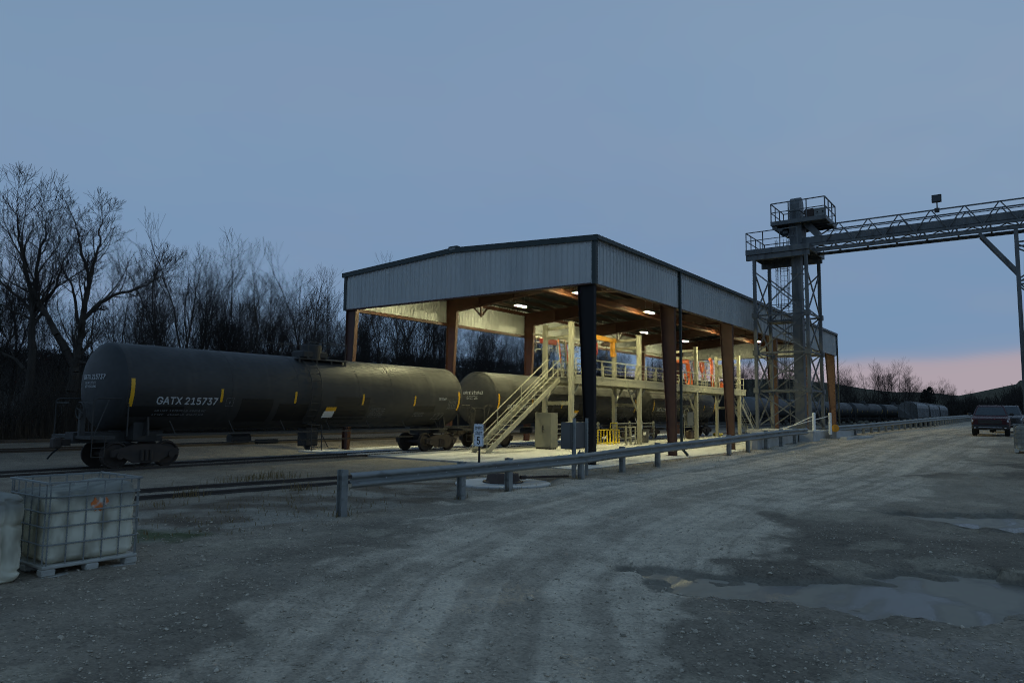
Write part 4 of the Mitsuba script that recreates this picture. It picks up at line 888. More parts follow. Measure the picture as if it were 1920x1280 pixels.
# ------------------------------------------------------------------ elevator tower and conveyor
def tower():
    c = thing('elevator_tower', 'tall braced steel tower with two railed decks in front of the canopy', 'tower')
    xa, xd, yA, yC = 43.3, 46.35, 13.48, 10.48; zt = 11.65
    legs = [(xa, yA), (xd, yA), (xa, yC), (xd, yC)]
    for x, y in legs:
        mb = MB().box((x-.09, y-.09, 1.22), (x+.09, y-.075, zt)); mb.box((x-.09, y+.075, 1.22), (x+.09, y+.09, zt)); mb.box((x-.008, y-.075, 1.22), (x+.008, y+.075, zt)); mb.box((x-.2, y-.2, 1.2), (x+.2, y+.2, 1.23)); mb.box((x-.09, y-.09, 1.22), (x-.075, y+.09, zt))
        add('leg', mb, 'tower_material', c)
    lev = [1.35, 3.5, 5.75, 8.0, 10.7]
    sides = [((xa, yA), (xa, yC)), ((xd, yA), (xd, yC)), ((xa, yA), (xd, yA)), ((xa, yC), (xd, yC))]
    for (p, q) in sides:
        for k in range(4):
            za, zb = lev[k], lev[k+1]
            add('brace', MB().bar((*p, za), (*q, zb), .07, .07), 'tower_material', c)
            add('brace', MB().bar((*q, za), (*p, zb), .07, .07), 'tower_material', c)
            if k: add('girt', MB().bar((*p, za), (*q, za), .10, .10), 'tower_material', c)
        mb = MB()
        for z in lev[1:-1]:
            for w in (p, q): mb.box((w[0]-.16, w[1]-.16, z-.15), (w[0]+.16, w[1]+.16, z+.15))
        add('gusset', mb, 'tower_material', c)
    # main deck
    D = (43.1, 46.9, 10.25, 13.95, 11.72)
    def deck(name, x0, x1, y0, y1, z, t=.3, joist=.9):
        mb = MB().box((x0, y0, z), (x0+.08, y1, z+t)); mb.box((x1-.08, y0, z), (x1, y1, z+t)); mb.box((x0+.08, y0, z), (x1-.08, y0+.08, z+t)); mb.box((x0+.08, y1-.08, z), (x1-.08, y1, z+t))
        d = add(name, mb, 'tower_material', c)
        for x in np.arange(x0+.3, x1-.2, joist): add('joist', MB().box((x-.04, y0+.08, z+.02), (x+.04, y1-.08, z+t-.06)), 'tower_material', d)
        for y in np.arange(y0+.08, y1-.3, .5): add('grating', MB().box((x0+.08, y+.01, z+t-.05), (x1-.08, min(y+.49, y1-.08), z+t-.005)), 'tower_material', d)
        return d
    deck('lower_deck', *D, .32)
    mb = MB()
    for x in (xa, xd): mb.box((x-.1, yC-.2, zt-.25), (x+.1, 13.95, zt+.05))
    add('deck_beam', mb, 'tower_material', c)
    z = D[4]+.32; mb = MB()
    rail_run(mb, (43.14, 13.9, z), (43.14, 10.9, z), 1.05, 3, .05); rail_run(mb, (43.14, 13.9, z), (46.85, 13.9, z), 1.05, 4, .05); rail_run(mb, (46.85, 13.9, z), (46.85, 10.3, z), 1.05, 3, .05)
    add('railing', mb, 'tower_material', c)
    
    # head platform
    z2 = 13.42; deck('upper_deck', 43.4, 46.2, 9.35, 12.5, z2, .24, .6)
    mb = MB(); zz = z2+.24
    rail_run(mb, (43.44, 12.46, zz), (43.44, 9.4, zz), 1.1, 3, .06); rail_run(mb, (43.44, 9.4, zz), (46.15, 9.4, zz), 1.1, 3, .06); rail_run(mb, (43.44, 12.46, zz), (46.15, 12.46, zz), 1.1, 3, .05); rail_run(mb, (46.15, 12.46, zz), (46.15, 9.4, zz), 1.1, 2, .05)
    add('railing', mb, 'tower_material', c)
    mb = MB()
    for k in range(4): mb.box((43.6+.1*k, 12.45-.28*k, z2-.16-.16*k), (45.9, 12.17-.28*k, z2-.16*k))
    for s in (9.6, 12.0): mb.bar((45.9, s, z2), (45.2, 11.2, z2-1.1), .08, .08)
    add('deck_bracket', mb, 'tower_material', c)
    # caged ladders
    for (x, y, za, zb, gate) in ((45.6, 12.35, 8.6, 12.9, 0), (45.7, 12.0, 1.4, 8.0, 1)):
        mb = MB()
        for dy in (-.22, .22): mb.tube((x, y+dy, za-(.9 if not gate else 0)), (x, y+dy, zb), .022, n=5)
        for z in np.arange(za, zb, .3): mb.tube((x, y-.22, z), (x, y+.22, z), .014, n=4)
        ld = add('ladder', mb, 'tower_material', c); mb = MB(); g = np.linspace(0, 2*np.pi, 13)
        c0 = max(za, 3.6) if gate else za+.1
        for z in np.arange(c0, zb, 1.15): mb.path([(x-.38+.40*math.cos(a), y+.40*math.sin(a), z) for a in g], .022, 5)
        for a in g[:-1:1][:9]: mb.tube((x-.38+.40*math.cos(a+1.0), y+.40*math.sin(a+1.0), c0), (x-.38+.40*math.cos(a+1.0), y+.40*math.sin(a+1.0), zb), .014, n=4)
        add('ladder_cage', mb, 'tower_material', ld)
    mb = MB()
    d0 = 7.75
    mb.box((44.9, 11.6, d0), (46.3, 13.2, d0+.08)); rail_run(mb, (44.95, 13.15, d0+.08), (46.25, 13.15, d0+.08), 1.0, 2, .04); rail_run(mb, (44.95, 11.7, d0+.08), (44.95, 13.15, d0+.08), 1.0, 2, .04)
    add('rest_platform', mb, 'tower_material', c)
    e = thing('bucket_elevator', 'grey vertical bucket elevator trunk running up through the tower to its rounded head', 'elevator')
    for k in range(8):
        za, zb = 1.2+k*1.55, 1.2+(k+1)*1.55
        mb = MB().box((44.0, 10.95, za+.02), (44.5, 11.5, zb-.02)); mb.box((43.96, 10.91, zb-.05), (44.54, 11.54, zb+.02)); add('trunk_section', mb, 'tower_material', e)
    mb = MB(); prof = [(-.40, 13.55), (.40, 13.55), (.40, 14.4)]+[(.40*math.cos(a), 14.62+.55*math.sin(a)) for a in np.linspace(.15, math.pi-.15, 10)]+[(-.40, 14.4)]
    prof = [(p[0]*1.25, p[1]) for p in prof]
    mb.prism(prof, (44.4, 10.92, 0), (1, 0, 0), (0, 0, 1), (0, .58, 0)); add('head', mb, 'tower_material', e)
    mb = MB().box((43.85, 10.88, 14.25), (44.95, 11.54, 14.36)); mb.box((43.83, 10.9, 13.7), (43.90, 11.5, 14.2)); add('head_flange', mb, 'tower_material', e)
    mb = MB().prism([(0, 12.3), (.9, 12.3), (1.15, 13.5), (-.1, 13.5)], (44.0, 10.85, 0), (1, 0, 0), (0, 0, 1), (0, .72, 0)); add('hood', mb, 'tower_material', e)
    mb = MB().prism([(10.8, 13.4), (10.8, 14.0), (9.9, 12.9), (9.9, 12.3)], (44.15, 0, 0), (0, 1, 0), (0, 0, 1), (.6, 0, 0)); add('discharge_spout', mb, 'tower_material', e)
    o = thing('drive_motor', 'electric drive motor with gearbox on the upper deck of the tower', 'motor')
    add('gearbox', MB().box((44.1, 10.15, 13.68), (44.6, 10.72, 14.35), .06), 'iron_material', o); add('motor_body', MB().tube((44.35, 10.15, 14.0), (44.35, 9.72, 14.0), .2, n=14), 'iron_material', o); add('guard_box', MB().box((43.9, 9.45, 13.7), (44.0, 10.1, 14.25), .02), 'galvanised_material', o)
    mb = MB()
    for y in (9.62, 9.92): mb.revolve([(0, -.01), (.05, -.01), (.05, 0)], (43.89, y, 14.0), 'x', 8)
    add('guard_hole', mb, 'black_material', o)
tower()
def conveyor():
    c = thing('conveyor_bridge', 'long covered conveyor on a truss bridge running from the tower out over the road', 'conveyor')
    x0, x1, ya, yb = 44.0, 45.35, 10.9, -9.0; zb, zc = 11.95, 13.2
    mb = MB().box((x0+.06, yb, 12.18), (x0+.62, ya, 12.62), .04); add('casing', mb, 'tower_material', c)
    for y in np.arange(yb, ya, 3.0): add('casing_joint', MB().box((x0+.045, y-.04, 12.16), (x0+.635, y+.04, 12.64)), 'tower_material', c)
    for x in (x0, x1):
        for z, t, nm in ((zc, .07, 'top_chord'), (12.08, .14, 'bottom_chord'), (12.78, .045, 'mid_rail')): add(nm, MB().box((x-t/2, yb, z-t/2), (x+t/2, ya-(1.5 if z > 12.5 else 0), z+t/2)), 'tower_material', c)
        k = 0
        for y in np.arange(yb, 9.2, 1.55):
            add('diagonal', MB().bar((x, y, 12.15), (x, y+.72, zc), .055, .055), 'tower_material', c); add('diagonal', MB().bar((x, y+.78, zc), (x, y+1.5, 12.15), .055, .055), 'tower_material', c)
    for x in (x0+.1, x1-.05): add('under_beam', MB().box((x-.05, yb, 11.68), (x+.05, ya-.4, 11.86)), 'tower_material', c)
    for y in np.arange(yb, ya-.5, 1.5):
        mb = MB().box((x0, y-.04, 11.86), (x1, y+.04, 12.0)); mb.bar((x0+.1, y+.4, 11.86), (x0+.1, y+.8, 12.03), .05, .05); mb.bar((x0+.1, y+1.2, 11.86), (x0+.1, y+.8, 12.03), .05, .05); add('cross_tie', mb, 'tower_material', c)
    for y in np.arange(yb, ya-.6, .8): add('walk_grating', MB().box((x0+.7, y+.01, 12.02), (x1-.05, y+.79, 12.05)), 'tower_material', c)
    s = thing('support_trestle', 'steel trestle at the right edge carrying the conveyor with a diagonal strut', 'trestle')
    for x in (44.1, 45.25):
        for y in (.44, -2.4): add('leg', MB().box((x-.09, y-.09, gz(x, y)-.2), (x+.09, y+.09, 11.66)), 'tower_material', s)
    for x in (44.1, 45.25): add('strut', MB().bar((x, .44, 9.45), (x, 2.0, 11.66), .14, .16), 'tower_material', s)
    for y in (.44, -2.4): add('tie', MB().bar((44.1, y, 9.0), (45.25, y, 9.0), .1, .1), 'tower_material', s)
    for za, zb2 in ((2.2, 5.5), (5.7, 8.9), (9.1, 10.9)):
        for x in (44.1, 45.25): add('brace', MB().bar((x, .44, za), (x, -2.4, zb2), .07, .07), 'tower_material', s); add('brace', MB().bar((x, -2.4, za), (x, .44, zb2), .07, .07), 'tower_material', s); add('tie', MB().bar((x, .44, zb2+.1), (x, -2.4, zb2+.1), .08, .08), 'tower_material', s)
    f = thing('floodlight', 'unlit square floodlight on a short stem above the conveyor bridge', 'floodlight')
    add('head', MB().box((43.92, 3.62, 13.60), (44.08, 4.08, 14.02), .02), 'frame_black_material', f); add('glass', MB().box((43.905, 3.67, 13.65), (43.918, 4.03, 13.97)), 'glass_dark_material', f); add('stem', MB().tube((44.0, 3.84, 13.2), (44.0, 3.84, 13.62), .035, n=8), 'frame_black_material', f); add('junction_box', MB().box((43.94, 3.74, 13.05), (44.06, 3.97, 13.28)), 'frame_black_material', f)
conveyor()
# ------------------------------------------------------------------ bulk containers
def tote_bottle(mb, x0, x1, y0, y1, z0, z1, r=.13, sag=.0, seed=1, groove=.012):
    c, h = np.array([(x0+x1)/2, (y0+y1)/2, (z0+z1)/2]), np.array([x1-x0, y1-y0, z1-z0])/2
    s = trimesh.creation.box(extents=2*h).subdivide().subdivide().subdivide().subdivide().subdivide(); v = np.array(s.vertices)
    core = np.clip(v, -(h-r), h-r); d = v-core; n = np.linalg.norm(d, axis=1, keepdims=True); v = core+d/np.maximum(n, 1e-9)*np.minimum(n, r)
    side = (np.abs(v[:, 2]) < h[2]*.93)
    rib = .0035*np.sin(v[:, 2]*26)*side; out = v[:, :2]/np.maximum(np.abs(v[:, :2]).max(1, keepdims=True), 1e-6); v[:, :2] += out*rib[:, None]
    w2 = 2*(x1-x0)/4; m = (np.abs(((v[:, 0]+w2)/(w2*.66)) % 1-.5) < .07)|(np.abs(((v[:, 2]+h[2])/(h[2]*.52)) % 1-.5) < .05); v[:, :2] -= out*(groove*(m&side))[:, None]
    b = (meshkit.fbm(v*2.1+seed*7, 3, seed)-.5); v += b[:, None]*.030*np.sign(v)*np.array([1, 1, .6])
    v[:, 2] -= sag*smooth01(h[2]*.3, h[2], v[:, 2])*np.clip(.55-.9*v[:, 0]/h[0]+.5*meshkit.noise(v*3+seed, 2), 0, 1)
    mb.add(v+c, s.faces)
def tote(label, x0, y0, z0, w=1.16, d=1.16, sag=.09, patch=True, group=None):
    o = thing('bulk_container', label, 'bulk container', group); mb = MB()
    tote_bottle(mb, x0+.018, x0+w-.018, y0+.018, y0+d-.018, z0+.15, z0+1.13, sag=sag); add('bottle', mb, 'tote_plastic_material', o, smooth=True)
    cap = MB().tube((x0+w*.6, y0+d*.6, z0+.95), (x0+w*.6, y0+d*.6, z0+1.10), .09, n=16); add('cap', cap, 'pallet_plastic_material', o)
    zt = z0+1.17; r = .0095
    bars = []
    for t in np.linspace(.03, .97, 6):
        for q in (((x0+w*t, y0), 0), ((x0+w*t, y0+d), 0), ((x0, y0+d*t), 1), ((x0+w, y0+d*t), 1)): bars.append(q[0])
    for (x, y) in bars: add('cage_upright', MB().tube((x, y, z0+.15), (x, y, zt), r, n=6), 'galvanised_material', o)
    for z in (.40, .62, .80, .99):
        e = .013; rr = .05
        pts = [(x0-e+rr, y0-e), (x0+w+e-rr, y0-e), (x0+w+e, y0-e+rr), (x0+w+e, y0+d+e-rr), (x0+w+e-rr, y0+d+e), (x0-e+rr, y0+d+e), (x0-e, y0+d+e-rr), (x0-e, y0-e+rr), (x0-e+rr, y0-e)]
        add('cage_hoop', MB().path([(a, b, z0+z) for a, b in pts], r*1.15, 6), 'galvanised_material', o)
    mb = MB()
    for a, b in (((x0-.02, y0-.02), (x0+w+.02, y0+.015)), ((x0-.02, y0+d-.015), (x0+w+.02, y0+d+.02)), ((x0-.02, y0+.015), (x0+.015, y0+d-.015)), ((x0+w-.015, y0+.015), (x0+w+.02, y0+d-.015))): mb.box((*a, zt-.012), (*b, zt+.012))
    add('top_rim', mb, 'galvanised_material', o)
    mb = MB().box((x0-.01, y0-.01, z0+.10), (x0+w+.01, y0+d+.01, z0+.145), .012); pl = add('pallet', mb, 'pallet_plastic_material', o)
    for px in (x0-.01, x0+w/2-.07, x0+w-.15):
        for py in (y0-.01, y0+d/2-.07, y0+d-.15): add('foot', MB().box((px, py, z0+.012), (px+.16, py+.16, z0+.10), .015), 'pallet_plastic_material', pl)
    for py in (y0-.0, y0+d-.12): add('skid', MB().box((x0, py, z0-.004), (x0+w, py+.12, z0+.012)), 'pallet_plastic_material', pl)
    if patch:
        mb = MB(); rng = random.Random(3)
        for cx, cz, a, b in ((x0+.585, z0+.86, .045, .075), (x0+.645, z0+.84, .03, .09), (x0+.70, z0+.88, .055, .05)):
            poly = [(cx+a*(1+.35*rng.uniform(-1, 1))*math.cos(t), cz+b*(1+.35*rng.uniform(-1, 1))*math.sin(t)) for t in np.linspace(0, 2*np.pi, 12)[:-1]]
            mb.prism(poly, (0, y0+.008, 0), (1, 0, 0), (0, 0, 1), (0, .02, 0))
        add('orange_stain', mb, 'faded_orange_material', o, label='faded orange remains of a label')
    return o
P('faded_orange_material', proc(lambda p, n, uv: mix((.50, .50, .44), (.62, .16, .03), smoothstep(.30, .55, fbm(p.x*14, p.y*14, p.z*9, 3)))), .6)
tote('dirty white bulk container in a wire cage, orange smear on its front', 3.96, 10.13, max(gz(4, 10.2), gz(5.1, 10.2), gz(4, 11.2))+.0)
b0 = gz(3.2, 10.5)
k = MB(); tote_bottle(k, 2.62, 3.74, 10.12, 11.2, b0+.0, b0+1.06, r=.12, sag=.03, seed=4, groove=.03)
solo('bulk_bottle', k, 'tote_plastic_material', 'bare dirty white plastic container without a cage at the left edge', 'bulk container', smooth=True)
tote('caged white bulk container at the right edge beside the parked red vehicle', 36.7, -.33, gz(37, .3)+.02, 1.2, 1.16, .04, False)
# ------------------------------------------------------------------ vehicles
def vehicle(label, cat, paint, M):
    c = thing('parked_vehicle', label, cat)
    def hull(pts): return m3.Manifold.hull_points(np.array(pts, float))
    def sec(x, w, z0, z1, r=.08): return [[x, s*(w-(r if k in (0, 3) else 0)), z] for s in (-1, 1) for k, z in enumerate((z0, z0+r, z1-r, z1))]
    lower = hull(sec(2.32, .82, .42, .98)+sec(2.22, .93, .40, 1.04)+sec(1.2, .985, .36, 1.12)); mid = hull(sec(1.2, .985, .36, 1.12)+sec(-2.2, .985, .36, 1.14)+sec(-2.42, .93, .46, 1.10))
    hood = hull(sec(2.24, .80, .9, 1.06, .05)+sec(2.0, .90, .9, 1.13, .06)+sec(.85, .93, .9, 1.20, .06)); cab = hull(sec(1.0, .92, .9, 1.19, .05)+[[.12, s*.70, 1.80] for s in (-1, 1)]+[[-.1, s*.66, 1.86] for s in (-1, 1)]+[[-1.9, s*.68, 1.84] for s in (-1, 1)]+sec(-2.38, .90, .9, 1.2, .05))
    arch = m3.Manifold()
    for x in (1.48, -1.45): arch = arch+m3.Manifold.cylinder(2.4, .43, .43, 28, True).rotate([90, 0, 0]).translate([x, 0, .38])
    body = (lower+mid+hood+cab)-arch
    add('body', MB().mesh(body), paint, c, smooth=30)
    def glass(name, q, off):
        q = np.array(q, float); n = np.cross(q[1]-q[0], q[2]-q[0]); n /= np.linalg.norm(n); mb = MB().add(np.vstack([q+n*off, q-n*.01]), [[0, 1, 2, 3], [0, 4, 5, 1], [1, 5, 6, 2], [2, 6, 7, 3], [3, 7, 4, 0]]); add(name, mb, 'glass_dark_material', c)
    glass('windscreen', [(.93, -.80, 1.2385), (.93, .80, 1.2385), (.20, .63, 1.7446), (.20, -.63, 1.7446)], .012)
    for s in (-1, 1):
        q = [(.70, s*.905, 1.25), (-.55, s*.905, 1.25), (-.55, s*.735, 1.72), (.15, s*.735, 1.72)]; glass('side_window', q if s > 0 else q[::-1], .012)
        q = [(-.65, s*.905, 1.25), (-1.75, s*.905, 1.25), (-1.65, s*.735, 1.72), (-.65, s*.735, 1.72)]; glass('side_window', q if s > 0 else q[::-1], .012)
    add('grille', MB().box((2.20, -.62, .70), (2.335, .62, .98), .03), 'black_material', c); mb = MB()
    for z in (.76, .84, .92): add('grille_bar', MB().box((2.33, -.58, z-.008), (2.342, .58, z+.008)), 'frame_black_material', c)
    add('bumper', MB().box((2.05, -.93, .36), (2.44, .93, .68), .07), 'black_material', c); add('bumper_bar', MB().box((2.40, -.60, .50), (2.452, .60, .53), .01), 'chrome_material', c)
    for s in (-1, 1):
        hl = add('headlight', MB().box((2.10, s*.66, .80), (2.30, s*.93, .97), .05), 'lamp_lens_material', c)
        add('fog_light', MB().box((2.40, s*.70, .45), (2.452, s*.82, .53), .02), 'lamp_lens_material', c)
        mr = add('door_mirror', MB().box((.55, s*.98, 1.22), (.72, s*1.20, 1.40), .05), 'black_material', c); add('arm', MB().bar((.62, s*.9, 1.24), (.62, s*1.0, 1.27), .06, .04), 'black_material', mr)
        for x in (1.48, -1.45):
            mb = MB().revolve([(0, .11*s), (.24, .10*s), (.24, .12*s), (.36, .12*s), (.385, .09*s), (.385, -.11*s), (.34, -.13*s), (0, -.12*s)], (x, s*.83, .385), 'y', 28); w = add('wheel', mb, 'rubber_material', c, smooth=40)
            mb = MB().revolve([(0, .125*s), (.08, .13*s), (.09, .115*s), (.22, .125*s), (.235, .11*s)], (x, s*.83, .385), 'y', 20); add('rim', mb, 'iron_material', w)
    for s in (-1, 1): add('roof_rail', MB().bar((.0, s*.60, 1.90), (-1.7, s*.60, 1.89), .04, .04), 'black_material', c)
    add('number_plate', MB().box((2.44, -.15, .40), (2.456, .15, .48)), 'frame_black_material', c)
    place(c, M)
zc = gz(54, 2.3)
vehicle('dark red vehicle parked at the roadside on the right, facing the camera', 'car', 'car_red_material', T().translate([54, 2.35, zc]).rotate([0, 0, 1], 181))
vehicle('dark vehicle parked close behind the red one, mostly hidden by it', 'car', 'car_dark_material', T().translate([61.2, 1.75, gz(61, 1.8)]).rotate([0, 0, 1], 180))
# ------------------------------------------------------------------ trees
def seg_mesh(S, sides=3):
    S = np.array(S); p0, p1, r0, r1 = S[:, :3], S[:, 3:6], S[:, 6], S[:, 7]
    t = p1-p0; t /= np.linalg.norm(t, axis=1, keepdims=True)+1e-9
    a = np.cross(t, np.where(np.abs(t[:, 2:]) < .9, [[0, 0, 1.]], [[1., 0, 0]])); a /= np.linalg.norm(a, axis=1, keepdims=True)+1e-9; b = np.cross(t, a)
    g = np.arange(sides)*2*np.pi/sides; c = np.cos(g)[None, :, None]*a[:, None]+np.sin(g)[None, :, None]*b[:, None]
    v = np.concatenate([p0[:, None]+r0[:, None, None]*c, p1[:, None]+r1[:, None, None]*c], 1).reshape(-1, 3)
    i = np.arange(sides); j = (i+1) % sides; q = np.stack([i, j, sides+j, sides+i], 1)
    f = (q[None]+(np.arange(len(S))*2*sides)[:, None, None]).reshape(-1, 4)
    return v, np.vstack([f[:, [0, 1, 2]], f[:, [0, 2, 3]]])
def unit(v): return v/(np.linalg.norm(v)+1e-9)
class Tree:
    def __init__(s, seed, rmin=.013, spread=.62, up=.10): s.r = np.random.RandomState(seed); s.big, s.fine, s.rmin, s.spread, s.up = [], [], rmin, spread, up
    def seg(s, p, q, r0, r1): (s.big if r0 > .035 else s.fine).append([*p, *q, max(r0, s.rmin), max(r1, s.rmin)])
    kidn = (0, 4, 5, 10)
    def grow(s, p, d, L, r, lev):
        n = {3: 8, 2: 5, 1: 3, 0: 2}[lev]; pts = [np.array(p)]; rr = [r]
        for k in range(n):
            d = unit(d+s.r.normal(0, .13, 3)+np.array([0, 0, s.up*(1 if lev else 1.6)])); pts.append(pts[-1]+d*L/n); rr.append(r*(1-.62*(k+1)/n))
            s.seg(pts[-2], pts[-1], rr[-2], rr[-1])
        if lev: s.kids(pts, rr, L, lev, s.kidn[lev])
    def kids(s, pts, rr, L, lev, n, t0=.28):
        pts = np.array(pts); m = len(pts)-1; ph = s.r.uniform(0, 6.28)
        for k in range(n):
            t = t0+(1-t0)*(k+s.r.uniform(.2, .9))/n; x = min(t*m, m-1e-4); i = int(x); base = pts[i]+(pts[i+1]-pts[i])*(x-i); d = unit(pts[i+1]-pts[i])
            a = np.cross(d, [.3, .9, .2]); a = unit(a); b = np.cross(d, a); ph += 2.4+s.r.uniform(-.5, .5); w = s.spread*s.r.uniform(.65, 1.25)
            dd = unit(d*math.cos(w)+(a*math.cos(ph)+b*math.sin(ph))*math.sin(w))
            r = (rr[i]+(rr[i+1]-rr[i])*(x-i))*s.r.uniform(.36, .54)
            s.grow(base, dd, L*(s.r.uniform(.26, .46) if lev == 3 and n == 10 else s.r.uniform(.50, .80))*(1.2-.5*t), r, lev-1)
        # leading shoot
        s.grow(pts[-1], unit(pts[-1]-pts[-2]), L*.38, rr[-1], lev-1)
    def limb(s, pts, r0, r1, lev=3, n=7, t0=.25, scale=.5):
        pts = [np.array(p, float) for p in pts]; q = []; 
        for a, b in zip(pts[:-1], pts[1:]):
            for k in range(3): q.append(a+(b-a)*k/3+s.r.normal(0, .05, 3)*(k > 0))
        q.append(pts[-1]); rr = list(np.linspace(r0, r1, len(q)))
        for k in range(len(q)-1): s.seg(q[k], q[k+1], rr[k], rr[k+1])
        L = sum(np.linalg.norm(b-a) for a, b in zip(pts[:-1], pts[1:])); s.kids(q, rr, L*scale, lev, n, t0)
    def finish(s, key):
        add('trunk', seg_mesh(s.big, 5), 'bark_material', key, smooth=True); add('crown', seg_mesh(s.fine, 3), 'twig_material', key)
def wild(seed, H=17., r=.26, lead=4, fork=.30, spread=.5, lean=.05):
    t = Tree(seed, spread=spread+.12, up=.13); g = t.r; d = unit(np.array([g.normal(0, lean), g.normal(0, lean), 1.])); p = np.array([0, 0, -.5]); pts = [p]; rr = [r*1.2]; n = 5; top = H*fork
    for k in range(n):
        d = unit(d+np.array([g.normal(0, .06), g.normal(0, .06), .10])); p = p+d*top/n; pts.append(p); rr.append(r*(1.2-.35*(k+1)/n)); t.seg(pts[-2], pts[-1], rr[-2], rr[-1])
    ph = g.uniform(0, 6.28)
    for k in range(lead):
        ph += 6.28/lead+g.uniform(-.5, .5); w = g.uniform(.15, .66) if k else .08; b = pts[-1] if k < 2 else pts[g.randint(2, n)]
        L = (H-b[2])*g.uniform(.82, 1.02)/max(math.cos(w), .85)
        t.grow(b, np.array([math.sin(w)*math.cos(ph), math.sin(w)*math.sin(ph), math.cos(w)]), L, rr[-1]*g.uniform(.46, .70), 3)
    for k in range(3):
        b = pts[g.randint(2, n+1)]; a = g.uniform(0, 6.28); t.grow(b, unit(np.array([math.cos(a), math.sin(a), .55])), H*.22, .05, 1)
    return t
def place_tree(key, x, y, sc=1., rot=0., sz=None):
    place(key, T().translate([float(x), float(y), gz(x, y)-.2]).rotate([0, 0, 1], rot).scale([sc, sc, sz or sc]))
# the two large old trees at the left, drawn as limbs in (lateral, height); the lateral axis runs across the view there
def old_tree(name, label, az, R, limbs, seed):
    key = thing(name, label, 'tree'); a = math.radians(az); o = np.array([R*math.cos(a), R*math.sin(a)]); lat = np.array([math.sin(YAW), -math.cos(YAW)]); dep = np.array([math.cos(YAW), math.sin(YAW)])
    t = Tree(seed, rmin=.0105, spread=.74, up=.11); g = t.r; t.kidn = (0, 4, 5, 9)
    for pts, r0, r1, n, t0, sc in limbs:
        w, ddw = [], g.uniform(-.25, .25)
        for k, (u, h) in enumerate(pts):
            q = o+lat*u+dep*(.22*u+.10*u*u*(1 if u > 0 else -1)*.3); w.append((q[0], q[1], (h if h < 3 else 3+(h-3)*.86)))
        t.limb(w, r0*.74, r1*.5, 3, n+2, t0, max(sc, .62))
    t.finish(key)
old_tree('old_forked_tree', 'large bare tree at the left, its trunk forking low into a leaning limb', 67.6, 57.0,
  [([(-.15, -1), (-.1, 2.5), (0, 4.6), (.05, 6.2)], .62, .50, 2, .8, .35),
   ([(0, 5.0), (-.9, 7.0), (-1.7, 8.7), (-2.4, 10.2), (-3.0, 11.6), (-3.4, 13.4), (-3.5, 15.2)], .36, .08, 8, .30, .38),
   ([(.05, 6.0), (.25, 8.6), (.4, 10.9), (.45, 12.2)], .36, .22, 4, .35, .25),
   ([(.45, 12.2), (.1, 13.6), (-.35, 15.3), (-.6, 16.6), (-1.0, 17.6)], .15, .04, 8, .15, .42),
   ([(.45, 12.2), (.75, 13.6), (1.0, 15.0), (.85, 16.2), (1.25, 17.4)], .17, .04, 9, .15, .42),
   ([(.35, 8.9), (1.2, 10.2), (2.0, 10.9), (3.3, 11.5), (4.1, 12.2), (4.9, 13.1)], .22, .05, 10, .2, .36),
   ([(0, 8.4), (-.25, 10.2), (-.5, 11.4), (-1.1, 12.6), (-1.6, 14.0)], .16, .05, 7, .25, .40),
   ([(.3, 9.0), (.9, 9.5), (1.35, 9.7)], .14, .06, 4, .4, .6),
   ([(.1, 5.4), (1.0, 5.2), (1.9, 4.7), (2.7, 4.5)], .16, .05, 6, .3, .45)], 21)
old_tree('old_straight_tree', 'tall bare tree at the far left with one straight trunk and upswept limbs', 70.2, 58.5,
  [([(.15, -1), (.1, 4), (0, 7.5), (-.05, 9.6)], .46, .34, 2, .85, .3),
   ([(-.05, 9.6), (-.35, 11.5), (-.75, 13.2), (-1.2, 15.0), (-1.35, 16.8), (-1.45, 18.2)], .22, .04, 10, .15, .34),
   ([(-.05, 9.6), (.05, 12.0), (.1, 14.0), (.4, 15.8), (.3, 17.3)], .24, .04, 10, .15, .34),
   ([(0, 9.0), (-.8, 10.4), (-1.8, 11.4), (-2.9, 12.6), (-3.4, 14.2)], .17, .04, 9, .2, .38),
   ([(0, 8.2), (.6, 9.6), (1.2, 11.4), (1.5, 13.4), (1.9, 15.0)], .17, .04, 9, .2, .38),
   ([(0, 4.4), (-.9, 5.6), (-2.0, 6.2), (-2.8, 6.9)], .20, .05, 7, .3, .42),
   ([(0, 8.7), (-1.3, 9.4), (-2.4, 10.2), (-3.6, 10.6)], .13, .04, 7, .2, .42),
   ([(.05, 9.4), (1.0, 11.0), (2.1, 12.3), (2.9, 13.2)], .13, .04, 7, .2, .42)], 22)
PROTO = {}
def proto_tree(k, seed, **kw):
    PROTO[k] = (seed, kw)
KINDS = [(31, dict(H=18, r=.36, lead=4, fork=.30)), (32, dict(H=16.5, r=.32, lead=5, fork=.18, spread=.58)), (33, dict(H=18, r=.28, lead=3, fork=.42, spread=.46)), (34, dict(H=14, r=.24, lead=4, fork=.12, spread=.55)), (35, dict(H=15.5, r=.27, lead=3, fork=.22, spread=.5)), (36, dict(H=12, r=.18, lead=5, fork=.08, spread=.5))]
MADE = {}
def bare_tree(kind, x, y, label, group, sc=1., rot=0.):
    key = thing('bare_tree', label, 'tree', group)
    if kind not in MADE:
        wild(KINDS[kind][0], **KINDS[kind][1]).finish(key); MADE[kind] = key
    else:
        src = MADE[kind]
        for k in [k for k in scene if k.startswith(src+'__')]: nk = key+k[len(src):]; used.add(nk); scene[nk] = dict(scene[k])
    place_tree(key, x, y, sc, rot, sc*RND.uniform(.95, 1.08))
def px_az(px): return math.degrees(YAW)-math.degrees(math.atan((px-960)/F_PX))
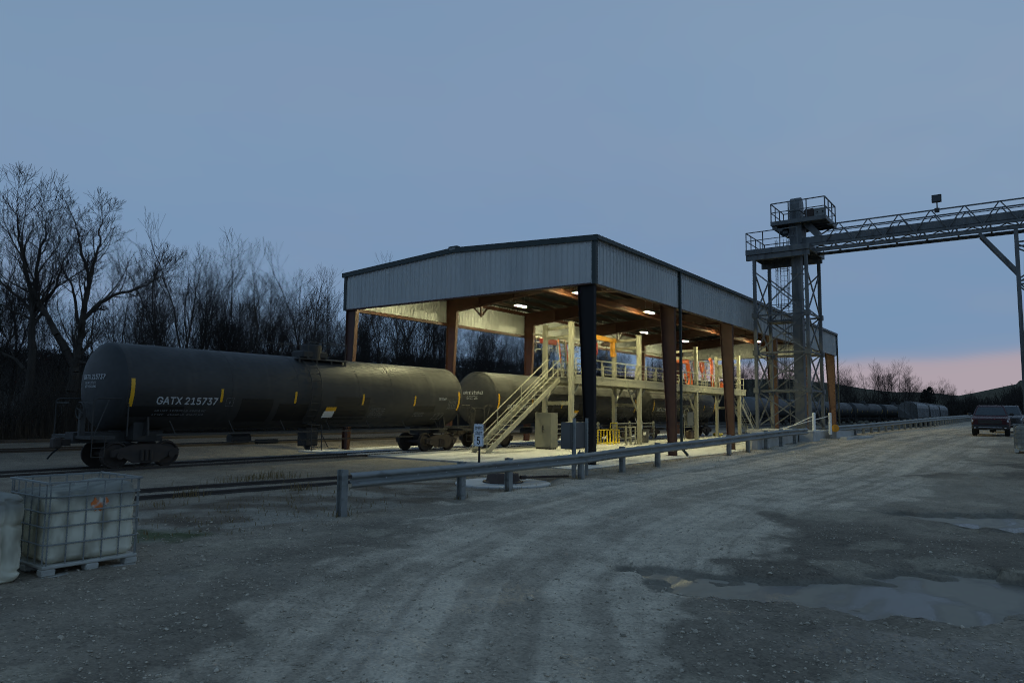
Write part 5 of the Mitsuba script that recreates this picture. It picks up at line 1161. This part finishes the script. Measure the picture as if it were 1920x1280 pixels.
def belt(pxs, dist, label, group, kinds, hs):
    for k, px in enumerate(pxs):
        a = math.radians(px_az(px)); off = math.cos(math.atan((px-960)/F_PX)); d = np.interp(px, [0, 150, 500, 900, 1400, 1650, 1900], [54, 58, 76, 118, 212, 320, 385])*dist*RND.uniform(.94, 1.12)/1.0
        R = d if px < 1700 else d; kd = kinds[k % len(kinds)]
        bare_tree(kd, R*math.cos(a), R*math.sin(a), label, group, hs*RND.uniform(.86, 1.06), RND.uniform(0, 360))
SPOT = [(-200, 130, 'bare tree standing behind the tall straight tree at the far left', 'bare trees behind the straight old tree'),
        (130, 345, 'bare tree rising behind the left end of the first tank car', 'bare trees behind the left end of the tank car'),
        (345, 480, 'bare tree rising above the middle of the first tank car', 'bare trees above the middle of the tank car'),
        (480, 600, 'bare tree rising behind the manway of the first tank car', 'bare trees behind the tank car manway'),
        (600, 690, 'bare tree close beside the left edge of the canopy', 'bare trees beside the left edge of the canopy'),
        (690, 838, 'bare tree seen in the first open bay of the canopy', 'bare trees in the first open bay'),
        (838, 985, 'bare tree seen in the second open bay of the canopy', 'bare trees in the second open bay'),
        (985, 1340, 'bare tree seen behind the walkway railings under the canopy', 'bare trees behind the walkway railings'),
        (1340, 1460, 'distant bare tree seen between the canopy and the tower', 'distant bare trees left of the tower'),
        (1460, 1565, 'distant bare tree seen through the braced tower', 'distant bare trees seen through the tower'),
        (1565, 1708, 'distant bare tree above the dark far tank cars', 'distant bare trees above the far tank cars'),
        (1708, 1815, 'distant bare tree above the grey hopper cars', 'distant bare trees above the hopper cars'),
        (1815, 2100, 'distant bare tree behind the parked red vehicle', 'distant bare trees behind the red vehicle')]
def row(pxs, dist, kinds, hs):
    for k, px in enumerate(pxs):
        lab, grp = next((c, d) for a, b, c, d in SPOT if a <= px < b); belt([px], dist, lab, grp, [kinds[k % len(kinds)]], hs*float(np.interp(px, [100, 330, 480, 690, 720], [.76, .70, .74, .77, .93])))
row([-70, -20, 30, 95, 205, 240], 1.25, [1, 3, 4, 5], .95)
row([285, 318, 352, 392, 425, 452, 490, 520, 548, 590, 615, 640, 668], 1.0, [4, 2, 0, 1, 3, 0, 2, 4, 1, 0], 1.0)
row([250, 270, 300, 335, 372, 408, 440, 470, 505, 535, 570, 600, 630, 655], 1.16, [3, 4, 5, 1, 3], .98)
row([690, 715, 742, 770, 800, 822, 868, 890, 915, 945, 962, 1010, 1045, 1090, 1130, 1170, 1210, 1260, 1290], .95, [3, 4, 1, 5, 0, 4, 2], .95)
row([702, 760, 812, 880, 930, 975, 1030, 1110, 1150, 1230], 1.1, [1, 3, 0, 4], 1.08)
row([1382, 1402, 1425, 1445, 1470, 1490, 1548, 1575, 1600, 1640, 1662, 1682, 1700], .92, [4, 1, 3, 5, 0], 1.05)
row([1716, 1732, 1752, 1768, 1786], .92, [5, 3, 4], .82)
row([1800, 1815, 1832, 1860, 1885, 1908, 1930], .92, [5, 3, 4], .60)
def evergreens():
    for k, (px, d, h) in enumerate(((1734, 330, 11.5), (1743, 338, 12.5))):
        a = math.radians(px_az(px)); x, y = d*math.cos(a), d*math.sin(a); key = thing('evergreen_tree', ('left', 'right')[k]+' one of two dark evergreens at the skyline above the hopper cars', 'tree')
        z0 = gz(x, y); g = np.random.RandomState(50+k); add('trunk', MB().tube((x, y, z0-.3), (x, y, z0+h*.8), .25, .08, n=6), 'bark_material', key)
        n = 1500; th, u = g.uniform(0, 6.28, n), g.uniform(0, 1, n)**.6; hh = g.uniform(.12, 1, n); rad = h*.20*np.sin(np.pi*np.clip(hh*.9+.08, 0, 1))**.7*u
        c = np.c_[x+rad*np.cos(th), y+rad*np.sin(th), z0+h*hh]; v = c[:, None]+g.normal(0, .26, (n, 3, 3)); add('crown', (v.reshape(-1, 3), np.arange(3*n).reshape(-1, 3)), 'evergreen_material', key)
evergreens()
def thicket():
    g = np.random.RandomState(9); S = []
    def clump(px0, px1, n, dist, hmin, hmax, rad):
        px = g.uniform(px0, px1, n); a = np.array([math.radians(px_az(q)) for q in px]); d = np.interp(px, [0, 150, 500, 900, 1400, 1650, 1900], [54, 58, 76, 118, 212, 320, 385])*dist*g.uniform(.9, 1.15, n)
        x, y = d*np.cos(a), d*np.sin(a); z = ground_z(x, y, False)-.2; h = g.uniform(hmin, hmax, n)*(.55+.9*meshkit.noise(np.stack([px/38, 0*px, 0*px], -1), 4)); k = d/70*rad
        p0 = np.c_[x, y, z]; d1 = np.c_[g.normal(0, .16, n), g.normal(0, .16, n), np.ones(n)]; p1 = p0+d1*h[:, None]*.55; d2 = d1+g.normal(0, .28, (n, 3)); d2[:, 2] = np.abs(d2[:, 2]); p2 = p1+d2*h[:, None]*.45
        d3 = d1+g.normal(0, .5, (n, 3)); d3[:, 2] = np.abs(d3[:, 2]); p3 = p1+d3*h[:, None]*.4
        for q0, q1, r0, r1 in ((p0, p1, 1, .7), (p1, p2, .7, .35), (p1, p3, .6, .3)): S.append(np.c_[q0, q1, r0*k, r1*k])
    clump(-120, 700, 4200, .99, 1.8, 4.4, .022); clump(600, 1400, 4200, .97, 2.2, 5.4, .026); clump(1340, 1960, 4200, .97, 3., 7.2, .032)
    n = 6500; px = g.uniform(-150, 1480, n); a = np.array([math.radians(px_az(q)) for q in px]); d = g.uniform(150, 350, n); x, y = d*np.cos(a), d*np.sin(a); m = y > 70; x, y, d = x[m], y[m], d[m]; n = len(x)
    z = ground_z(x, y, False)-.3; h = g.uniform(3, 7, n); p0 = np.c_[x, y, z]; p1 = p0+np.c_[g.normal(0, .6, (n, 2)), h*.5]; 
    W = [np.c_[p0, p1, .11+0*h, .08+0*h]]
    for q in range(5): W.append(np.c_[p0+(p1-p0)*g.uniform(.5, 1, (n, 1)), p1+np.c_[g.normal(0, 1.6, (n, 2)), h*.5*g.uniform(.4, 1, n)], .06+0*h, .035+0*h])
    solo('hillside_wood', seg_mesh(np.vstack(W), 3), 'brush_material', 'leafless wood covering the dark hillside behind the tree belt', 'wood', kind='stuff')
    o = solo('undergrowth', seg_mesh(np.vstack(S), 3), 'brush_material', 'dark leafless undergrowth along the foot of the tree belt', 'undergrowth', kind='stuff')
thicket()
# ------------------------------------------------------------------ grass, stones
def grass():
    g = np.random.RandomState(3); V = []
    spots = [(6.3, 12.0, .7, 60, .10), (9.0, 13.3, 1.0, 70, .12), (9.8, 16.9, .25, 60, .28), (12.3, 16.0, .22, 55, .30), (13.2, 19.2, .8, 150, .28), (11.5, 14.3, 1.2, 100, .14), (14.0, 19.6, .4, 80, .35), (16.2, 11.9, .9, 70, .13), (8.2, 15.6, .5, 50, .20), (21.5, 11.7, 1.4, 90, .12), (27, 11.4, 2.0, 120, .14), (33, 11., 2.5, 120, .14), (10.8, 12.2, .8, 60, .12), (47, 8.6, 2.5, 150, .12)]+[(q, float(rail_line(q))+.05, .14, 26, .17) for q in (9.75, 13.4, 15.3, 18.95, 21.5, 23.75, 29.6, 31.6, 33.7)]+[(8.1, 12.6, 1.3, 120, .09), (4.9, 13.2, .8, 70, .12)]
    for x, y, s, n, h in spots:
        xx, yy = x+g.normal(0, s, n), y+g.normal(0, s*.6, n); zz = ground_z(xx, yy)-.01; hh = h*g.uniform(.5, 1.2, n); th = g.uniform(0, 6.28, n); w = .006+.004*g.rand(n); le = g.uniform(.15, .7, n)
        dx, dy = np.cos(th), np.sin(th); b0 = np.c_[xx-dy*w, yy+dx*w, zz]; b1 = np.c_[xx+dy*w, yy-dx*w, zz]; m = np.c_[xx+dx*hh*le*.4, yy+dy*hh*le*.4, zz+hh*.6]; t = np.c_[xx+dx*hh*le, yy+dy*hh*le, zz+hh*(1-.3*le)]
        m0, m1 = m+(b0-b1)*.3, m-(b0-b1)*.3
        V += [np.stack([b0, b1, m1], 1), np.stack([b0, m1, m0], 1), np.stack([m0, m1, t], 1)]
    V = np.concatenate(V).reshape(-1, 3); solo('dry_grass', (V, np.arange(len(V)).reshape(-1, 3)), 'dry_grass_material', 'sparse dry grass tufts along the guardrail and between the tracks', 'grass', kind='stuff')
grass()
def stones():
    g = np.random.RandomState(5); n = 12000
    r = 4.6+11*g.uniform(0, 1, n)**1.5; a = YAW+g.uniform(-.66, .66, n); x, y = r*np.cos(a), r*np.sin(a); keep = (y < 14.5)
    lat = y-np.interp(x, [p[0] for p in CL], [p[1] for p in CL]); keep &= (g.uniform(0, 1, n) < np.where(np.abs(lat) < 1.8, .55, 1.0)); x, y = x[keep], y[keep]
    for poly, _ in PUDDLES: m = poly_dist(x, y, poly) > .1; x, y = x[m], y[m]
    n = len(x); s = np.where(g.uniform(0, 1, n) < .06, g.uniform(.018, .034, n), g.uniform(.007, .016, n)); z = ground_z(x, y)+s*.25
    ico = trimesh.creation.icosphere(0); b = np.array(ico.vertices); v = b[None]*(1+g.uniform(-.3, .3, (n, 12, 1)))*s[:, None, None]*g.uniform(.6, 1.2, (n, 1, 3)); v[:, :, 2] *= .7
    v += np.c_[x, y, z][:, None]; f = ico.faces[None]+(np.arange(n)*12)[:, None, None]
    solo('loose_stones', (v.reshape(-1, 3), f.reshape(-1, 3)), 'stone_material', 'loose stones scattered over the gravel in the foreground', 'stones', kind='stuff')
P('stone_material', proc(lambda p, n, uv: mix((.22, .19, .145), (.55, .47, .36), cell_rand(p.x*22, p.y*22, 3.))), .85)
stones()
